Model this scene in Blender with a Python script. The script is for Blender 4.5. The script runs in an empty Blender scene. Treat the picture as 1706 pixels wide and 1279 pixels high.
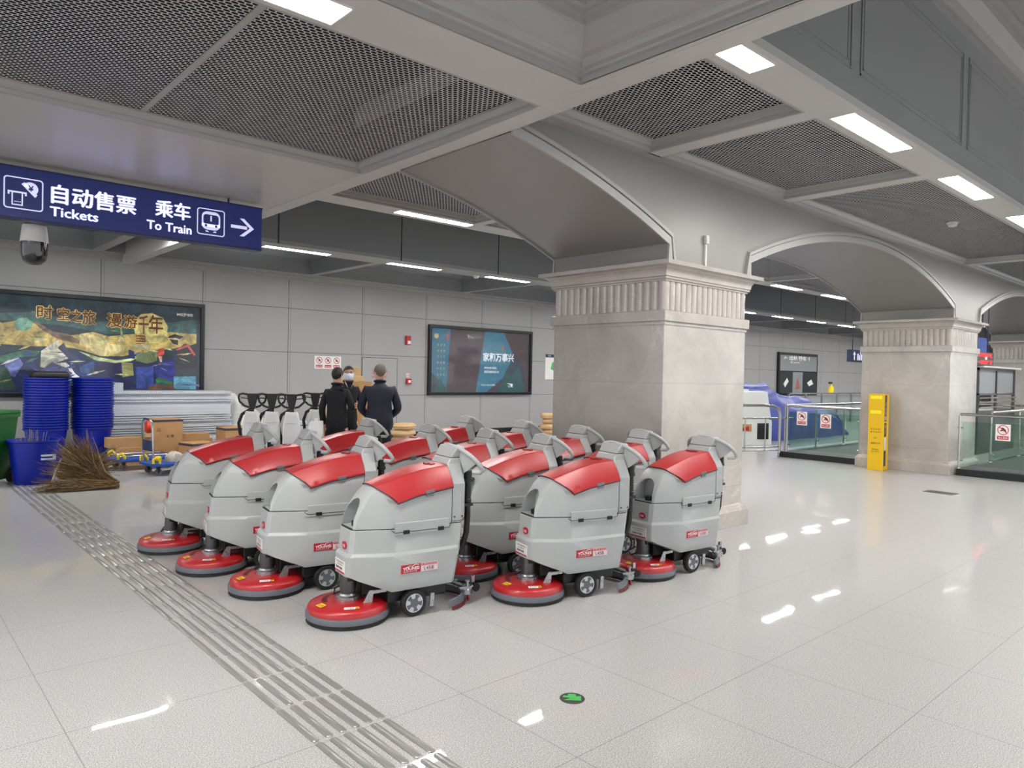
import bpy, bmesh, math, random
from mathutils import Vector, Matrix
R = math.radians
random.seed(7)
SC = bpy.context.scene
COL = SC.collection

# ---------------------------------------------------------------- camera
EYE = 1.635
def set_camera():
    f, yaw, pitch, roll = 1206.0, R(47.893), R(-0.819), R(1.190)
    fw = Vector((math.cos(yaw)*math.cos(pitch), math.sin(yaw)*math.cos(pitch), math.sin(pitch)))
    rt = Vector((math.sin(yaw), -math.cos(yaw), 0)); up = rt.cross(fw)
    r2 = rt*math.cos(roll) + up*math.sin(roll); u2 = up*math.cos(roll) - rt*math.sin(roll)
    cd = bpy.data.cameras.new('camera'); co = bpy.data.objects.new('camera', cd); COL.objects.link(co)
    cd.sensor_width = 36; cd.sensor_fit = 'HORIZONTAL'; cd.lens = 36*f/1706; cd.clip_start = .05; cd.clip_end = 200
    co.matrix_world = Matrix((( r2.x, u2.x, -fw.x, 0), (r2.y, u2.y, -fw.y, 0), (r2.z, u2.z, -fw.z, EYE), (0, 0, 0, 1)))
    SC.camera = co
set_camera()
# ---------------------------------------------------------------- light and exposure
SC.view_settings.view_transform = 'Standard'; SC.view_settings.look = 'None'
SC.view_settings.gamma = 1; SC.view_settings.use_curve_mapping = False
SC.view_settings.exposure = 0.70
W = bpy.data.worlds.new('world'); SC.world = W; W.use_nodes = True
W.node_tree.nodes['Background'].inputs[0].default_value = (.93, .96, 1, 1)
W.node_tree.nodes['Background'].inputs[1].default_value = 1.05      # light from the rest of the concourse
LAMP = 60.0                                                          # strength of the ceiling lights
SC.cycles.max_bounces = 7; SC.cycles.diffuse_bounces = 4; SC.cycles.glossy_bounces = 4; SC.cycles.transparent_max_bounces = 12
SC.cycles.sample_clamp_indirect = 4; SC.cycles.use_denoising = True; SC.cycles.caustics_reflective = False; SC.cycles.caustics_refractive = False

# ---------------------------------------------------------------- materials
def lin(c):
    return tuple((x/255/12.92 if x/255 <= .04045 else ((x/255+.055)/1.055)**2.4) for x in c) + (1,)
MATS = {}
def M(name, rgb, rough=.5, metal=0, coat=0, emit=0, trans=0, alpha=1, bump=0, bscale=40, spec=None):
    if name in MATS: return MATS[name]
    m = bpy.data.materials.new(name); m.use_nodes = True; b = m.node_tree.nodes['Principled BSDF']
    c = lin(rgb)
    b.inputs['Base Color'].default_value = c; b.inputs['Roughness'].default_value = rough; b.inputs['Metallic'].default_value = metal
    b.inputs['Coat Weight'].default_value = coat; b.inputs['Coat Roughness'].default_value = .08
    b.inputs['Transmission Weight'].default_value = trans; b.inputs['Alpha'].default_value = alpha
    if spec is not None: b.inputs['Specular IOR Level'].default_value = spec
    if emit: b.inputs['Emission Color'].default_value = c; b.inputs['Emission Strength'].default_value = emit
    nt = m.node_tree
    tc = nt.nodes.new('ShaderNodeTexCoord'); nz = nt.nodes.new('ShaderNodeTexNoise'); nz.inputs['Scale'].default_value = bscale
    nt.links.new(tc.outputs['Object'], nz.inputs['Vector'])
    if bump:
        bp = nt.nodes.new('ShaderNodeBump'); bp.inputs['Strength'].default_value = bump; bp.inputs['Distance'].default_value = .01
        nt.links.new(nz.outputs[0], bp.inputs['Height']); nt.links.new(bp.outputs[0], b.inputs['Normal'])
    elif not emit:                                                   # faint unevenness of the surface's gloss
        mr = nt.nodes.new('ShaderNodeMapRange'); mr.inputs['To Min'].default_value = max(.02, rough-.05); mr.inputs['To Max'].default_value = min(1, rough+.05)
        nt.links.new(nz.outputs[0], mr.inputs['Value']); nt.links.new(mr.outputs[0], b.inputs['Roughness'])
    MATS[name] = m; return m
class NG:
    """small helper to write a node graph"""
    def __init__(s, name):
        s.m = bpy.data.materials.new(name); s.m.use_nodes = True; s.t = s.m.node_tree; s.b = s.t.nodes['Principled BSDF']; MATS[name] = s.m
        s.tc = s.t.nodes.new('ShaderNodeTexCoord').outputs['Object']
        x = s.t.nodes.new('ShaderNodeSeparateXYZ'); s.t.links.new(s.tc, x.inputs[0]); s.x, s.y, s.z = x.outputs
    def put(s, sock, v):
        if hasattr(v, 'default_value') or hasattr(v, 'is_output'): s.t.links.new(v, sock)
        else: sock.default_value = v
    def math(s, op, a, b=0, c=0):
        n = s.t.nodes.new('ShaderNodeMath'); n.operation = op
        for k, v in enumerate((a, b, c)): s.put(n.inputs[k], v)
        return n.outputs[0]
    def noise(s, scale, detail=2, vec=None, rough=.5, dist=0):
        n = s.t.nodes.new('ShaderNodeTexNoise'); n.inputs['Scale'].default_value = scale; n.inputs['Detail'].default_value = detail
        n.inputs['Roughness'].default_value = rough; n.inputs['Distortion'].default_value = dist
        s.t.links.new(vec or s.tc, n.inputs['Vector']); return n.outputs[0]
    def ramp(s, v, stops):
        n = s.t.nodes.new('ShaderNodeValToRGB'); e = n.color_ramp.elements
        while len(e) < len(stops): e.new(.5)
        for k, (p, c) in enumerate(stops): e[k].position = p; e[k].color = lin(c) if len(c) == 3 else c
        s.t.links.new(v, n.inputs[0]); return n.outputs[0]
    def mix(s, f, a, b):
        n = s.t.nodes.new('ShaderNodeMix'); n.data_type = 'RGBA'; s.put(n.inputs[0], f)
        s.put(n.inputs[6], lin(a) if isinstance(a, tuple) else a); s.put(n.inputs[7], lin(b) if isinstance(b, tuple) else b); return n.outputs[2]
    def line(s, coord, period, off, w):
        """1 on a joint line of width w at off + k*period"""
        a = s.math('SUBTRACT', coord, off - period/2); a = s.math('MODULO', s.math('ADD', a, period*100), period)
        d = s.math('ABSOLUTE', s.math('SUBTRACT', a, period/2)); return s.math('LESS_THAN', d, w/2)
    def bump(s, h, strength=.3, dist=.01):
        n = s.t.nodes.new('ShaderNodeBump'); n.inputs['Strength'].default_value = strength; n.inputs['Distance'].default_value = dist
        s.t.links.new(h, n.inputs['Height']); s.t.links.new(n.outputs[0], s.b.inputs['Normal'])
def make_floor():
    g = NG('granite'); n1 = g.noise(180, 3, rough=.7); n2 = g.noise(60, 2); n3 = g.noise(.7, 3)
    sp = g.ramp(n1, [(.32, (92, 91, 90)), (.43, (154, 153, 152)), (.54, (183, 182, 181)), (.66, (224, 223, 222))])
    sp2 = g.mix(g.math('MULTIPLY', g.math('GREATER_THAN', n2, .64), .3), sp, (140, 138, 137))
    sp2 = g.mix(g.math('MULTIPLY', n3, .15), sp2, (184, 183, 180))
    j = g.math('MAXIMUM', g.line(g.x, .8, .693, .0045), g.line(g.y, .8, .473, .0045))
    g.put(g.b.inputs['Base Color'], g.mix(g.math('MULTIPLY', j, .6), sp2, (92, 90, 88)))
    g.b.inputs['Roughness'].default_value = .42; g.b.inputs['Specular IOR Level'].default_value = .25
    g.put(g.b.inputs['Coat Weight'], g.math('MULTIPLY', .55, g.math('SUBTRACT', 1, g.math('MULTIPLY', j, .9)))); g.put(g.b.inputs['Coat Roughness'], g.math('MULTIPLY', n3, .05)); g.b.inputs['Coat IOR'].default_value = 1.5
    bp = g.t.nodes.new('ShaderNodeBump'); bp.inputs['Strength'].default_value = .02; bp.inputs['Distance'].default_value = .1
    g.t.links.new(g.noise(1.6, 1), bp.inputs['Height']); g.t.links.new(bp.outputs[0], g.b.inputs['Coat Normal'])
def make_wall():
    g = NG('enamel_wall')
    j = g.math('MAXIMUM', g.line(g.x, 1.822, 3.31, .014), g.math('MAXIMUM', g.line(g.z, .955, 1.05, .012), g.line(g.x, 1.822, 3.36, .005)))
    ribs = g.math('MULTIPLY', g.line(g.x, .05, .0, .012), .06)
    n = g.noise(.9, 2)
    c = g.mix(n, (160, 161, 162), (166, 166, 165))
    g.put(g.b.inputs['Base Color'], g.mix(j, g.mix(ribs, c, (110, 110, 110)), (88, 88, 90)))
    g.b.inputs['Roughness'].default_value = .34
def make_mesh_panel(name, px, py, fx, fy):
    """perforated metal: staggered rounded holes, px by py apart, open for fx, fy of the pitch"""
    g = NG(name); m = g.math
    row = m('FLOOR', m('DIVIDE', g.y, py)); xo = m('ADD', m('DIVIDE', g.x, px), m('MULTIPLY', m('MODULO', m('ADD', row, 2000), 2), .5))
    u = m('ABSOLUTE', m('SUBTRACT', m('FRACT', m('ADD', xo, 500)), .5)); v = m('ABSOLUTE', m('SUBTRACT', m('FRACT', m('ADD', m('DIVIDE', g.y, py), 2000)), .5))
    d = m('ADD', m('POWER', m('DIVIDE', u, fx/2), 2.6), m('POWER', m('DIVIDE', v, fy/2), 2.6)); metal = m('GREATER_THAN', d, 1)
    tr = g.t.nodes.new('ShaderNodeBsdfTransparent'); mx = g.t.nodes.new('ShaderNodeMixShader')
    g.b.inputs['Base Color'].default_value = lin((204, 205, 208)); g.b.inputs['Roughness'].default_value = .38; g.b.inputs['Metallic'].default_value = .2
    g.t.links.new(metal, mx.inputs[0]); g.t.links.new(tr.outputs[0], mx.inputs[1]); g.t.links.new(g.b.outputs[0], mx.inputs[2])
    out = [n for n in g.t.nodes if n.type == 'OUTPUT_MATERIAL'][0]; g.t.links.new(mx.outputs[0], out.inputs[0])
def make_marble(name, a, b, vein):
    g = NG(name)
    n = g.noise(1.3, 6, rough=.62, dist=.6); base = g.mix(g.ramp(n, [(.3, (0, 0, 0)), (.7, (255, 255, 255))]), a, b)
    w = g.noise(.75, 7, rough=.6, dist=1.4); d = g.math('ABSOLUTE', g.math('SUBTRACT', w, .5))
    vm = g.math('MULTIPLY', g.ramp(d, [(0, (255, 255, 255)), (.012, (0, 0, 0))]), g.ramp(g.noise(.9, 2), [(.45, (0, 0, 0)), (.7, (160, 160, 160))]))
    j = g.line(g.z, 1.13, 1.57, .004)
    g.put(g.b.inputs['Base Color'], g.mix(g.math('MULTIPLY', j, .4), g.mix(vm, base, vein), (110, 104, 98)))
    g.b.inputs['Roughness'].default_value = .16; g.b.inputs['Coat Weight'].default_value = .25
make_floor(); make_wall()
make_mesh_panel('perforated_metal', .046, .030, .84, .82)
make_marble('marble', (160, 154, 147), (188, 182, 175), (226, 221, 213))
def make_carton():
    g = NG('carton'); n = g.noise(6, 3); g.put(g.b.inputs['Base Color'], g.mix(n, (168, 128, 84), (196, 156, 108))); g.b.inputs['Roughness'].default_value = .8
make_carton()
def make_glass():
    g = NG('glass'); tr = g.t.nodes.new('ShaderNodeBsdfTransparent'); tr.inputs[0].default_value = (.80, .90, .855, 1); gl = g.t.nodes.new('ShaderNodeBsdfGlossy'); gl.inputs['Roughness'].default_value = .02
    fr = g.t.nodes.new('ShaderNodeFresnel'); fr.inputs[0].default_value = 1.45; mx = g.t.nodes.new('ShaderNodeMixShader'); bf = g.t.nodes.new('ShaderNodeNewGeometry').outputs['Backfacing']
    g.put(mx.inputs[0], g.math('MULTIPLY', fr.outputs[0], g.math('SUBTRACT', 1, bf))); g.t.links.new(tr.outputs[0], mx.inputs[1]); g.t.links.new(gl.outputs[0], mx.inputs[2])
    g.t.links.new(mx.outputs[0], [n for n in g.t.nodes if n.type == 'OUTPUT_MATERIAL'][0].inputs[0])
make_glass()
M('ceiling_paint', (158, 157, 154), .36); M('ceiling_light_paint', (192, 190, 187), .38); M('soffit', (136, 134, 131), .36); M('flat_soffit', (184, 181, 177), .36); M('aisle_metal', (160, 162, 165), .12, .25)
M('vault_metal', (150, 152, 154), .16, .25); M('plenum', (20, 20, 22), .9); M('black_base', (22, 23, 24), .35)
M('lamp', (255, 252, 248), .5, emit=LAMP); M('lamp_housing', (215, 215, 212), .4)
M('grey_plastic', (168, 171, 171), .36); M('grey_plastic_dark', (112, 115, 118), .45); M('red_plastic', (172, 22, 30), .40, coat=.4); MATS['red_plastic'].node_tree.nodes['Principled BSDF'].inputs['Coat Roughness'].default_value = .26
M('black_plastic', (20, 20, 21), .45); M('black_rubber', (24, 24, 24), .7); M('seam_black', (40, 41, 42), .6); M('rim_grey', (98, 102, 110), .5)
M('metal', (176, 178, 180), .28, .9); M('steel', (190, 190, 188), .25, 1); M('dark_metal', (92, 93, 95), .4, .8); M('wheel_silver', (200, 201, 204), .35, .5)
M('label_white', (232, 230, 228), .4); M('label_red', (178, 28, 48), .4); M('maroon', (96, 28, 38), .5); M('finger_red', (140, 16, 24), .45); M('label_pink', (226, 200, 202), .4); M('print_white', (245, 242, 240), .4); M('print_black', (30, 28, 28), .5)
M('print_red', (190, 30, 44), .5); M('warning_yellow', (236, 190, 30), .5)
M('tactile_steel', (166, 165, 162), .30, .55)
M('sign_blue', (22, 34, 92), .35, emit=.25); M('sign_white', (214, 216, 248), .4, emit=.36); M('sign_case', (30, 38, 70), .4)
M('green_plastic', (16, 96, 32), .45); M('blue_plastic', (6, 34, 158), .4); M('deck_blue', (24, 78, 170), .45); M('panel_navy', (50, 58, 92), .5)
M('white_board', (204, 212, 222), .35, .15); M('board_slot', (120, 128, 138), .5); M('tape_dark', (60, 58, 78), .5)
M('tank_white', (226, 227, 228), .35); M('film_white', (214, 215, 212), .3, bump=.6, bscale=14)
M('kraft', (198, 166, 124), .75, bump=.5, bscale=18); M('twig', (134, 106, 66), .9); M('twig_dark', (90, 68, 44), .9); M('stick', (176, 168, 140), .7)
M('yellow', (232, 206, 20), .45); M('yellow_box', (236, 190, 10), .5); M('rag', (200, 192, 178), .95, bump=.8, bscale=60); M('orange_red', (214, 66, 40), .5)
M('skin', (206, 160, 134), .5); M('hair', (22, 20, 20), .6); M('hair_grey', (104, 96, 90), .8); M('cloth_black', (20, 21, 26), .85, bump=.25, bscale=30); M('cloth_navy', (22, 25, 44), .7, bump=.35, bscale=22)
M('mask', (216, 228, 240), .8); M('shoe', (24, 22, 22), .5); M('eye', (30, 24, 22), .3); M('shirt_white', (222, 222, 224), .8)
M('tarp', (72, 84, 160), .38, bump=1, bscale=3.5); M('deck_dark', (66, 68, 72), .6); M('black_curb', (20, 24, 26), .4)
M('alarm_red', (180, 24, 36), .4); M('decal_dark', (62, 60, 60), .4); M('decal_green', (70, 176, 88), .4); M('bag_dark', (26, 26, 28), .5)
M('poster_frame', (16, 18, 22), .3); M('led_red', (255, 30, 40), .5, emit=.9); M('led_white', (255, 235, 220), .5, emit=1.4); M('camera_white', (206, 204, 200), .4); M('dome', (12, 12, 16), .12, coat=.6)
# ---------------------------------------------------------------- mesh builder
ORD = 'first second third fourth fifth sixth seventh eighth ninth tenth eleventh twelfth thirteenth fourteenth fifteenth sixteenth seventeenth eighteenth nineteenth twentieth'.split()
def ordw(k): return ORD[k] if k < 20 else 'twenty-' + ORD[k-20]
_txt = {}
def text_mesh(s, bold=0):
    key = (s, bold)
    if key not in _txt:
        c = bpy.data.curves.new('lettering', 'FONT'); c.body = s; c.resolution_u = 2; c.offset = bold
        o = bpy.data.objects.new('lettering', c); COL.objects.link(o)
        me = bpy.data.meshes.new_from_object(o.evaluated_get(bpy.context.evaluated_depsgraph_get()))
        v = [(p.co.x, p.co.y) for p in me.vertices]; f = [list(p.vertices) for p in me.polygons]
        bpy.data.objects.remove(o); bpy.data.curves.remove(c); bpy.data.meshes.remove(me)
        xs = [p[0] for p in v]; ys = [p[1] for p in v]
        x0, x1, y0, y1 = min(xs), max(xs), min(ys), max(ys)
        _txt[key] = ([((x-x0)/(x1-x0), (y-y0)/(y1-y0)) for x, y in v], f, (x1-x0)/(y1-y0))
    return _txt[key]
class MB:
    def __init__(s): s.v = []; s.f = []; s.m = []
    def add(s, vs, fs, mat=0):
        o = len(s.v); s.v += [tuple(p) for p in vs]
        for f in fs: s.f.append([o+i for i in f]); s.m.append(mat)
        return s
    def box(s, x0, x1, y0, y1, z0, z1, mat=0, mx=None):
        vs = [Vector((x, y, z)) for z in (z0, z1) for y in (y0, y1) for x in (x0, x1)]
        if mx: vs = [mx @ v for v in vs]
        return s.add(vs, [(0, 2, 3, 1), (4, 5, 7, 6), (0, 1, 5, 4), (2, 6, 7, 3), (0, 4, 6, 2), (1, 3, 7, 5)], mat)
    def quad(s, a, b, c, d, mat=0): return s.add([a, b, c, d], [(0, 1, 2, 3)], mat)
    def poly(s, pts, mat=0): return s.add(pts, [list(range(len(pts)))], mat)
    def prism(s, pts, off, mat=0):
        """closed outline pts (3-D) swept along the vector off"""
        n = len(pts); off = Vector(off); P = [Vector(p) for p in pts]
        return s.add(P + [p+off for p in P], [list(range(n))[::-1], list(range(n, 2*n))] + [(i, (i+1) % n, n+(i+1) % n, n+i) for i in range(n)], mat)
    def loft(s, rings, cap0=True, cap1=True, mat=0, closed=True):
        n = len(rings[0]); vs = [p for r in rings for p in r]; fs = []
        for k in range(len(rings)-1):
            for i in range(n if closed else n-1):
                j = (i+1) % n; fs.append((k*n+i, k*n+j, (k+1)*n+j, (k+1)*n+i))
        if cap0: fs.append(list(range(n))[::-1])
        if cap1: fs.append([(len(rings)-1)*n+i for i in range(n)])
        return s.add(vs, fs, mat)
    def lathe(s, prof, c=(0, 0, 0), n=24, axis=2, mat=0, cap=True):
        rings = []
        for r, h in prof:
            ring = []
            for k in range(n):
                a = 2*math.pi*k/n; p = (r*math.cos(a), r*math.sin(a), h)
                if axis == 1: p = (p[0], h, -p[1])
                elif axis == 0: p = (h, p[0], p[1])
                ring.append((c[0]+p[0], c[1]+p[1], c[2]+p[2]))
            rings.append(ring)
        return s.loft(rings, cap, cap, mat)
    def tube(s, pts, r, n=8, mat=0, cap=True):
        P = [Vector(p) for p in pts]; rings = []; u = None
        rr = r if isinstance(r, (list, tuple)) else [r]*len(P)
        for i, p in enumerate(P):
            t = (P[min(i+1, len(P)-1)] - P[max(i-1, 0)]).normalized()
            if u is None: u = t.orthogonal().normalized()
            else: u = (u - t*u.dot(t)).normalized()
            w = t.cross(u)
            rings.append([p + (u*math.cos(2*math.pi*k/n) + w*math.sin(2*math.pi*k/n))*rr[i] for k in range(n)])
        return s.loft(rings, cap, cap, mat)
    def text(s, t, o, xd, yd, w, h=None, mat=0, bold=0):
        """lettering whose box starts at o, w wide along xd and h high along yd"""
        vs, fs, asp = text_mesh(t, bold); h = h or w/asp; o, xd, yd = Vector(o), Vector(xd), Vector(yd)
        return s.add([o + xd*(x*w) + yd*(y*h) for x, y in vs], fs, mat)
    def build(s, name, mats, parent=None, smooth=None, bevel=0, seg=2, loc=None, rot=None):
        me = bpy.data.meshes.new(name); me.from_pydata(s.v, [], s.f)
        for m in (mats if isinstance(mats, (list, tuple)) else [mats]): me.materials.append(MATS[m])
        if any(s.m): me.polygons.foreach_set('material_index', s.m)
        bm = bmesh.new(); bm.from_mesh(me); bmesh.ops.recalc_face_normals(bm, faces=bm.faces); bm.to_mesh(me); bm.free()
        if smooth is not None: me.shade_smooth(); me.set_sharp_from_angle(angle=R(smooth))
        o = bpy.data.objects.new(name, me); COL.objects.link(o)
        if parent: o.parent = parent
        if loc: o.location = loc
        if rot is not None: o.rotation_euler.z = rot
        if bevel:
            b = o.modifiers.new('edge', 'BEVEL'); b.width = bevel; b.segments = seg; b.limit_method = 'ANGLE'; b.angle_limit = R(35)
            b.harden_normals = False
        return o
def tag(o, label, cat, group=None):
    o['label'] = label; o['category'] = cat
    if group: o['group'] = group
    return o
def thing(name, label, cat, loc=(0, 0, 0), rot=0, group=None):
    o = bpy.data.objects.new(name, None); COL.objects.link(o); o.location = loc; o.rotation_euler.z = rot; o.empty_display_size = .1
    return tag(o, label, cat, group)
def structure(o): o['kind'] = 'structure'; return o
def kids(o): return [c for c in COL.objects if c.parent is o]
def copy_tree(o, loc, rot, label, parent=None):
    c = o.copy(); COL.objects.link(c)
    if parent is None: c.location = loc; c.rotation_euler.z = rot; c['label'] = label
    else: c.parent = parent
    for ch in _kids[o.name]: copy_tree(ch, None, None, None, c)
    return c
_kids = {}
def index_tree(o):
    _kids[o.name] = kids(o)
    for c in _kids[o.name]: index_tree(c)
# ---------------------------------------------------------------- the setting
ZC, ZL = 3.70, 3.55            # ceiling over the open hall and aisle; lower ceiling beside the cross beam
X_BEAM = (3.645, 3.825)
YW = 15.0
def B(name, x0, x1, y0, y1, z0, z1, m, bevel=0):
    return structure(MB().box(x0, x1, y0, y1, z0, z1).build(name, m, bevel=bevel))
_tn = [0]
def trim(mb, m, smooth=None):
    _tn[0] += 1
    return structure(mb.build('trim_%d' % _tn[0], m, smooth=smooth))
B('floor', -8, 60, -8, YW+.2, -.2, 0, 'granite')
B('wall_back', -8, 60, YW, YW+.2, 0, 6, 'enamel_wall')
B('baseboard_back', -8, 60, YW-.02, YW, 0, .14, 'black_base')
B('wall_right', 60, 60.2, -8, YW+.2, 0, 6, 'enamel_wall')
# tops of the voids over the ceiling
mb = MB(); mb.box(-8, 60, -8, YW, 5.45, 5.6); structure(mb.build('ceiling_slab', 'plenum'))
# --- cross beam
def skew(y): return -.03*max(0, 5-y)                               # the beam runs a little out of square towards the viewer
mb = MB(); ys = [YW, 5, -8]
for za, zb in ((ZL-.006, ZL+.5),): mb.loft([[(X_BEAM[0]+skew(y), y, za), (X_BEAM[1]+skew(y), y, za), (X_BEAM[1]+skew(y), y, zb), (X_BEAM[0]+skew(y), y, zb)] for y in ys])
structure(mb.build('beam', 'ceiling_light_paint'))
mb = MB(); mb.box(X_BEAM[1]-.32, X_BEAM[1]-.30, -8, YW, ZL+.4, 5.45); structure(mb.build('beam_upstand', 'vault_metal'))
def frame(x0, x1, y0, y1, prof, mats='ceiling_paint', outer=None):
    """stepped moulding round a rectangular opening: prof is a list of (inset, z)"""
    mb = MB(); rings = [[(x0+i, y0+i, z), (x1-i, y0+i, z), (x1-i, y1-i, z), (x0+i, y1-i, z)] for i, z in prof]
    mb.loft(rings, False, False); return trim(mb, mats)
def mesh_panel(x0, x1, y0, y1, z):
    mb = MB(); mb.loft([[(x0, y0, z+h), (x1, y0, z+h), (x1, y1, z+h), (x0, y1, z+h)] for h in (.001, .5)], False, True); structure(mb.build('ceiling_void', 'plenum'))
    mb = MB(); mb.quad((x0, y0, z), (x1, y0, z), (x1, y1, z), (x0, y1, z)); return structure(mb.build('ceiling_grille', 'perforated_metal'))
OPEN = [(0, 0), (.025, 0), (.03, .03), (.06, .035), (.075, .075), (.10, .08)]
def grille(x0, x1, y0, y1, z):
    frame(x0, x1, y0, y1, [(i, z+h) for i, h in OPEN]); mesh_panel(x0+.1, x1-.1, y0+.1, y1-.1, z+.082)
def slab(x0, x1, y0, y1, z, m='ceiling_light_paint', t=.06): return B('ceiling', x0, x1, y0, y1, z, z+t, m)
# --- open hall, right of the beam
XR = 46
slab(X_BEAM[1]-.3, XR, 2.36, 2.68, ZC)
bars = [5.51, 7.98, 14.4, 22.8, 31.2, 39.6]
xs = [X_BEAM[1]-.22] + bars + [XR]
for b in bars: slab(b-.085, b+.085, 2.68, 4.18, ZC, t=.05)
slab(X_BEAM[1]-.2, XR, 4.16, 4.285, ZC, 'ceiling_paint', t=.05)
for k in range(len(xs)-1):
    a = xs[k] + (.085 if k else 0); b = xs[k+1] - .085
    grille(a, b, 2.68, 4.16, ZC)
# --- vault over the hall: side wall with panels, cornice, crown
B('wall_vault', X_BEAM[1]-.3, XR, 2.36, 2.40, ZC+.06, 5.45, 'vault_metal')
def panel_mould(x0, x1, z0, z1, y, d=-1):
    mb = MB()
    for i, h in ((0, .007), (.05, .004)):
        a, b, c, e = x0+i, x1-i, z0+i, z1-i
        for q in ((a, b, c, c+.014), (a, b, e-.014, e), (a, a+.014, c, e), (b-.014, b, c, e)): mb.box(q[0], q[1], y+d*h if d < 0 else y, y if d < 0 else y+d*h, q[2], q[3])
    trim(mb, 'vault_metal')
for a, b in ((4.0, 5.46), (5.62, 7.98), (8.14, 10.5), (10.66, 13.0), (13.2, 15.5), (15.7, 18.0), (18.2, 20.5)): panel_mould(a, b, 3.95, 4.85, 2.36)
mb = MB(); prof = [(2.36, 5.02), (2.31, 5.03), (2.31, 5.07), (2.25, 5.10), (2.16, 5.20), (2.14, 5.24), (2.06, 5.25), (2.06, 5.29), (1.9, 5.30)]
mb.loft([[(X_BEAM[1], y, z), (XR, y, z)] for y, z in prof], False, False, closed=False); trim(mb, 'ceiling_paint')
B('ceiling_vault', X_BEAM[1], XR, -2.4, 1.95, 5.30, 5.36, 'ceiling_paint')
# the far side of the hall's vault, behind the camera
B('wall_vault_rear', X_BEAM[1], XR, -2.44, -2.40, ZC, 5.45, 'vault_metal')
slab(-8, XR, -2.74, -2.40, ZC); slab(-8, XR, -8, -2.74, ZC, 'ceiling_paint')
# --- ceiling left of the beam
slab(-8, X_BEAM[0], 3.37, 3.75, ZL)
slab(-8, X_BEAM[0], 6.29, 8.85, ZL, 'flat_soffit', .3)
XM0 = -4.2
grille(XM0, X_BEAM[0]-.01, 3.75, 6.29, ZL)
slab(-8, XM0, 3.75, 6.29, ZL)
B('ceiling_seam', 1.62, 1.66, 3.85, 6.19, ZL+.07, ZL+.081, 'ceiling_paint')
COFFER = [(0, 0), (.02, 0), (.022, .035), (.045, .04), (.05, .055), (.09, .06), (.10, .085), (.115, .10), (.15, .115), (.20, .15), (.26, .20), (.275, .205), (.28, .23), (.31, .235), (.315, .26), (.36, .265), (.365, .29)]
def coffer(x0, x1, y0, y1, z):
    frame(x0, x1, y0, y1, [(i, z+h) for i, h in COFFER]); B('ceiling_coffer', x0+.36, x1-.36, y0+.36, y1-.36, z+.288, z+.33, 'ceiling_paint')
coffer(-1.6, 3.53, -2.3, 3.29, ZL)
slab(3.52, X_BEAM[0], -8, 3.37, ZL); slab(-8, 3.52, 3.285, 3.37, ZL); slab(-8, -1.59, -2.4, 3.29, ZL); slab(-8, 3.52, -2.40, -2.295, ZL)
coffer(-3.4, 3.55, 8.9, 11.6, ZL); slab(-8, X_BEAM[0], 8.85, 8.9, ZL); slab(3.54, X_BEAM[0], 8.9, 11.6, ZL); slab(-8, -3.39, 8.9, 11.6, ZL)
# --- aisle behind the arcade, right of the beam
slab(X_BEAM[1], XR, 7.84, 8.20, ZC); slab(X_BEAM[1], XR, 5.83, 6.0, ZC, 'ceiling_paint')
ab = [X_BEAM[1], 6.4, 8.6, 14.4, 20, 26, 33, XR]
for k in range(len(ab)-1):
    grille(ab[k]+.06, ab[k+1]-.06, 6.0, 7.84, ZC); slab(ab[k+1]-.06, ab[k+1]+.06, 6.0, 7.84, ZC); 
slab(ab[0], ab[0]+.06, 6.0, 7.84, ZC)
B('wall_aisle_vault', X_BEAM[1], XR, 11.50, 11.54, ZC+.06, 5.45, 'aisle_metal')
B('wall_aisle_vault_near', X_BEAM[1], XR, 8.16, 8.20, ZC+.06, 5.45, 'vault_metal')
mb = MB()
for k in range(18): mb.box(X_BEAM[1]+2.4*k+1.3, X_BEAM[1]+2.4*k+1.32, 11.494, 11.50, ZC, 5.4)
trim(mb, 'seam_black')
slab(-8, XR, 11.50, 12.12, ZC, 'ceiling_paint')
# recessed dark panels between the last light strip and the wall
cb = [-4.6, -1.0, 3.2, 7.4, 11.6, 15.8, 20, 24.2, 28.4, 32.6, 36.8, 41, XR]
for k in range(len(cb)-1):
    x0, x1 = cb[k]+.094, cb[k+1]-.094
    mb = MB(); y0, y1 = 12.124, 14.716; h = .30
    mb.loft([[(x0, y0, ZC), (x1, y0, ZC), (x1, y1, ZC), (x0, y1, ZC)], [(x0, y0, ZC+h), (x1, y0, ZC+h), (x1, y1, ZC+h), (x0, y1, ZC+h)]], False, True); structure(mb.build('ceiling_recess', 'vault_metal'))
    slab(cb[k]-.09, cb[k]+.09, 12.12, 14.72, ZC, 'ceiling_paint')
slab(-8, cb[0]-.09, 12.12, 14.72, ZC, 'ceiling_paint'); slab(-8, XR, 14.72, YW, ZC, 'ceiling_paint')
mb = MB(); prof = [(YW, ZC-.13), (YW-.03, ZC-.13), (YW-.03, ZC-.10), (YW-.09, ZC-.06), (YW-.12, ZC-.05), (YW-.12, ZC-.02), (YW-.2, ZC)]
mb.loft([[(-8, y, z), (XR, y, z)] for y, z in prof], False, False, closed=False); trim(mb, 'ceiling_paint')
B('wall_recess_end', X_BEAM[0]-.3, X_BEAM[0], 8.85, 11.9, ZL+.3, 3.9, 'ceiling_paint')

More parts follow.
